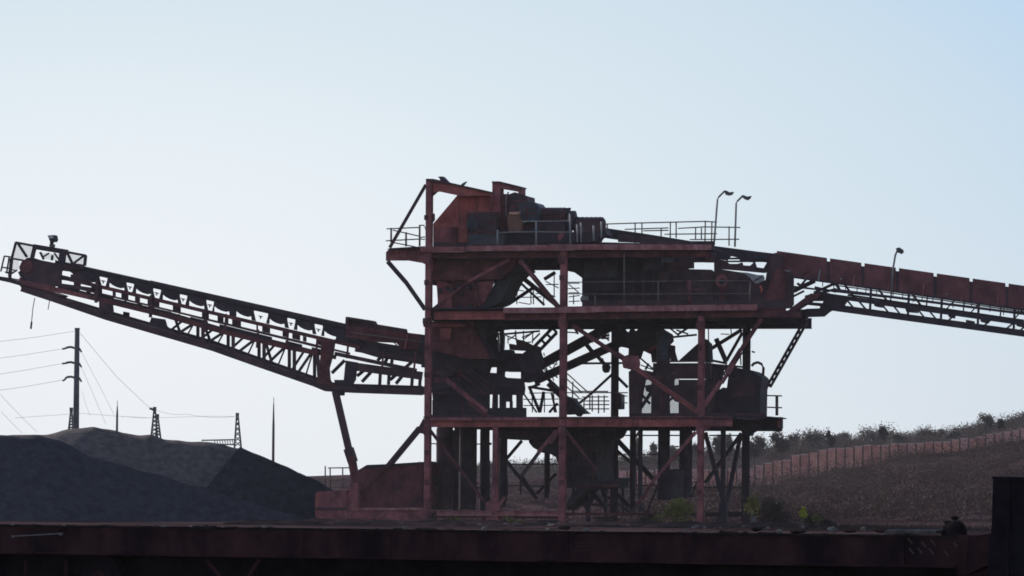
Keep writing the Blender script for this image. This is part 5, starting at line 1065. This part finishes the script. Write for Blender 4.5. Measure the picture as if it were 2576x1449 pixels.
for k in range(330):
    px=rnd.uniform(0,955); c=Wp((px,531),rnd.uniform(.12,.4)); c.z=1.165; r=rnd.uniform(.02,.08); mb.lump(c,r*rnd.uniform(1,2.4),.05,r*rnd.uniform(.35,.75),8,5,.35,1.5,k+300)
tag(mb.build('ore_crust',CRUST,None,origin=(0,0,0)),'uneven dark crust of spilled ore along the wagon edge','ore crust',kind='stuff')
# spilled fines along the deck
mb=MB()
for k in range(500):
    px=rnd.uniform(0,960); c=Wp((px,531),rnd.uniform(.05,1.0)); c.z=1.175; r=rnd.uniform(.006,.022); mb.lump(c,r*1.6,r*1.4,r,6,4,.3,1.5,k)
tag(mb.build('spilled_fines',COAL,None,origin=(0,0,0)),'fine spilled ore grains strewn over the wagon deck','spill',kind='stuff')

hm=bpy.data.materials.new('haze_air'); hm.use_nodes=True; hn=hm.node_tree; hn.nodes.remove(hn.nodes['Principled BSDF'])
pv=hn.nodes.new('ShaderNodeVolumePrincipled'); pv.inputs['Color'].default_value=(.9,.88,.95,1); pv.inputs['Density'].default_value=.00007; pv.inputs['Anisotropy'].default_value=.3
hn.links.new(pv.outputs[0],hn.nodes['Material Output'].inputs['Volume'])
mb=MB(); mb.box(Vector((0,400,-2)),900,860,24,Vector((1,0,0)),Vector((0,1,0))); hz_=mb.build('haze',hm,None); tag(hz_,'thin pale haze filling the air over the yard','haze',kind='stuff')
# ================================================================== LIGHT, SKY, CAMERA
SUN_EL,SUN_AZ=R(27),R(-32)      # behind the plant, to the left
w=bpy.data.worlds.new('World'); scene.world=w; w.use_nodes=True; nt=w.node_tree
bg=nt.nodes['Background']; sky=nt.nodes.new('ShaderNodeTexSky'); sky.sky_type='NISHITA'; sky.sun_disc=False
sky.sun_elevation=SUN_EL; sky.sun_rotation=SUN_AZ; sky.air_density=1.0; sky.dust_density=1.0; sky.ozone_density=1.0
SKYK=.14
bg.inputs['Strength'].default_value=1.0
def nd(t,**k):
    n=nt.nodes.new(t)
    for a,b in k.items(): setattr(n,a,b)
    return n
def mth(op,a,b=None):
    n=nd('ShaderNodeMath',operation=op)
    for i_,x in enumerate((a,b)):
        if x is None: continue
        if isinstance(x,(int,float)): n.inputs[i_].default_value=x
        else: nt.links.new(x,n.inputs[i_])
    return n.outputs[0]
def lin(c): return tuple(((v/255)/12.92 if v/255<=.04045 else ((v/255+.055)/1.055)**2.4) for v in c)+(1,)
def ramp(fac,stops):
    r=nd('ShaderNodeValToRGB'); e=r.color_ramp.elements
    while len(e)<len(stops): e.new(.5)
    for q,(p_,c_) in zip(e,stops): q.position=p_; q.color=lin(c_)
    nt.links.new(fac,r.inputs[0]); return r.outputs[0]
def mix(f,a,b):
    n=nd('ShaderNodeMix',data_type='RGBA'); nt.links.new(f,n.inputs[0]); nt.links.new(a,n.inputs[6]); nt.links.new(b,n.inputs[7]); return n.outputs[2]
def mrange(x,a,b):
    n=nd('ShaderNodeMapRange',interpolation_type='SMOOTHSTEP'); nt.links.new(x,n.inputs[0]); n.inputs[1].default_value=a; n.inputs[2].default_value=b; return n.outputs[0]
tc=nd('ShaderNodeTexCoord'); sx=nd('ShaderNodeSeparateXYZ'); nt.links.new(tc.outputs['Generated'],sx.inputs[0])
dx=mth('MULTIPLY',mth('SUBTRACT',sx.outputs[0],-.094),.66); dz=mth('MULTIPLY',mth('SUBTRACT',sx.outputs[2],.037),1.4)
dist=mth('SQRT',mth('ADD',mth('MULTIPLY',dx,dx),mth('MULTIPLY',dz,dz)))
glow=ramp(mth('DIVIDE',dist,.4),((0,(236,240,245)),(.14,(228,236,242)),(.256,(213,227,236)),(.352,(203,220,233)),(.44,(186,212,235)),(.52,(166,202,238)),(1,(110,160,222))))
hz=ramp(mth('DIVIDE',dist,.4),((0,(236,239,243)),(.2,(228,233,238)),(.4,(208,217,226)),(1,(190,203,218))))
low=mth('MULTIPLY',mth('SUBTRACT',1.0,mrange(sx.outputs[2],.0,.075)),.9)
nm=nd('ShaderNodeVectorMath',operation='SCALE'); nt.links.new(mix(low,glow,hz),nm.inputs[0]); nm.inputs['Scale'].default_value=1.035*2**-.4; near=nm.outputs[0]
sk=nd('ShaderNodeVectorMath',operation='SCALE'); nt.links.new(sky.outputs[0],sk.inputs[0]); sk.inputs['Scale'].default_value=SKYK
far=mth('MAXIMUM',mrange(dist,.22,.55),mth('SUBTRACT',1.0,mrange(sx.outputs[1],.2,.6)))
nt.links.new(mix(far,near,sk.outputs[0]),bg.inputs['Color'])
sd=Vector((math.sin(SUN_AZ)*math.cos(SUN_EL),math.cos(SUN_AZ)*math.cos(SUN_EL),math.sin(SUN_EL)))
sl=bpy.data.lights.new('sun','SUN'); sl.energy=2.5; sl.angle=R(.6); sl.color=(1,.93,.84)
so=bpy.data.objects.new('sun',sl); COL.objects.link(so); so.rotation_euler=sd.to_track_quat('Z','Y').to_euler(); so.location=(0,0,50)
cam=bpy.data.cameras.new('camera'); co=bpy.data.objects.new('camera',cam); COL.objects.link(co)
cam.sensor_width=36; cam.lens=36*FPX/1024; cam.clip_end=8000; cam.clip_start=.5
cam.shift_x=0; cam.shift_y=(492-288)/1024
r_=Vector((math.cos(RHO),0,math.sin(RHO))); u_=Vector((-math.sin(RHO),0,math.cos(RHO))); b_=Vector((0,-1,0))
mw=Matrix((( r_.x,u_.x,b_.x,CAM.x),(r_.y,u_.y,b_.y,CAM.y),(r_.z,u_.z,b_.z,CAM.z),(0,0,0,1))); co.matrix_world=mw
scene.camera=co
scene.cycles.filter_width=1.75
scene.view_settings.view_transform='Standard'; scene.view_settings.look='None'; scene.view_settings.exposure=.4; scene.view_settings.gamma=1
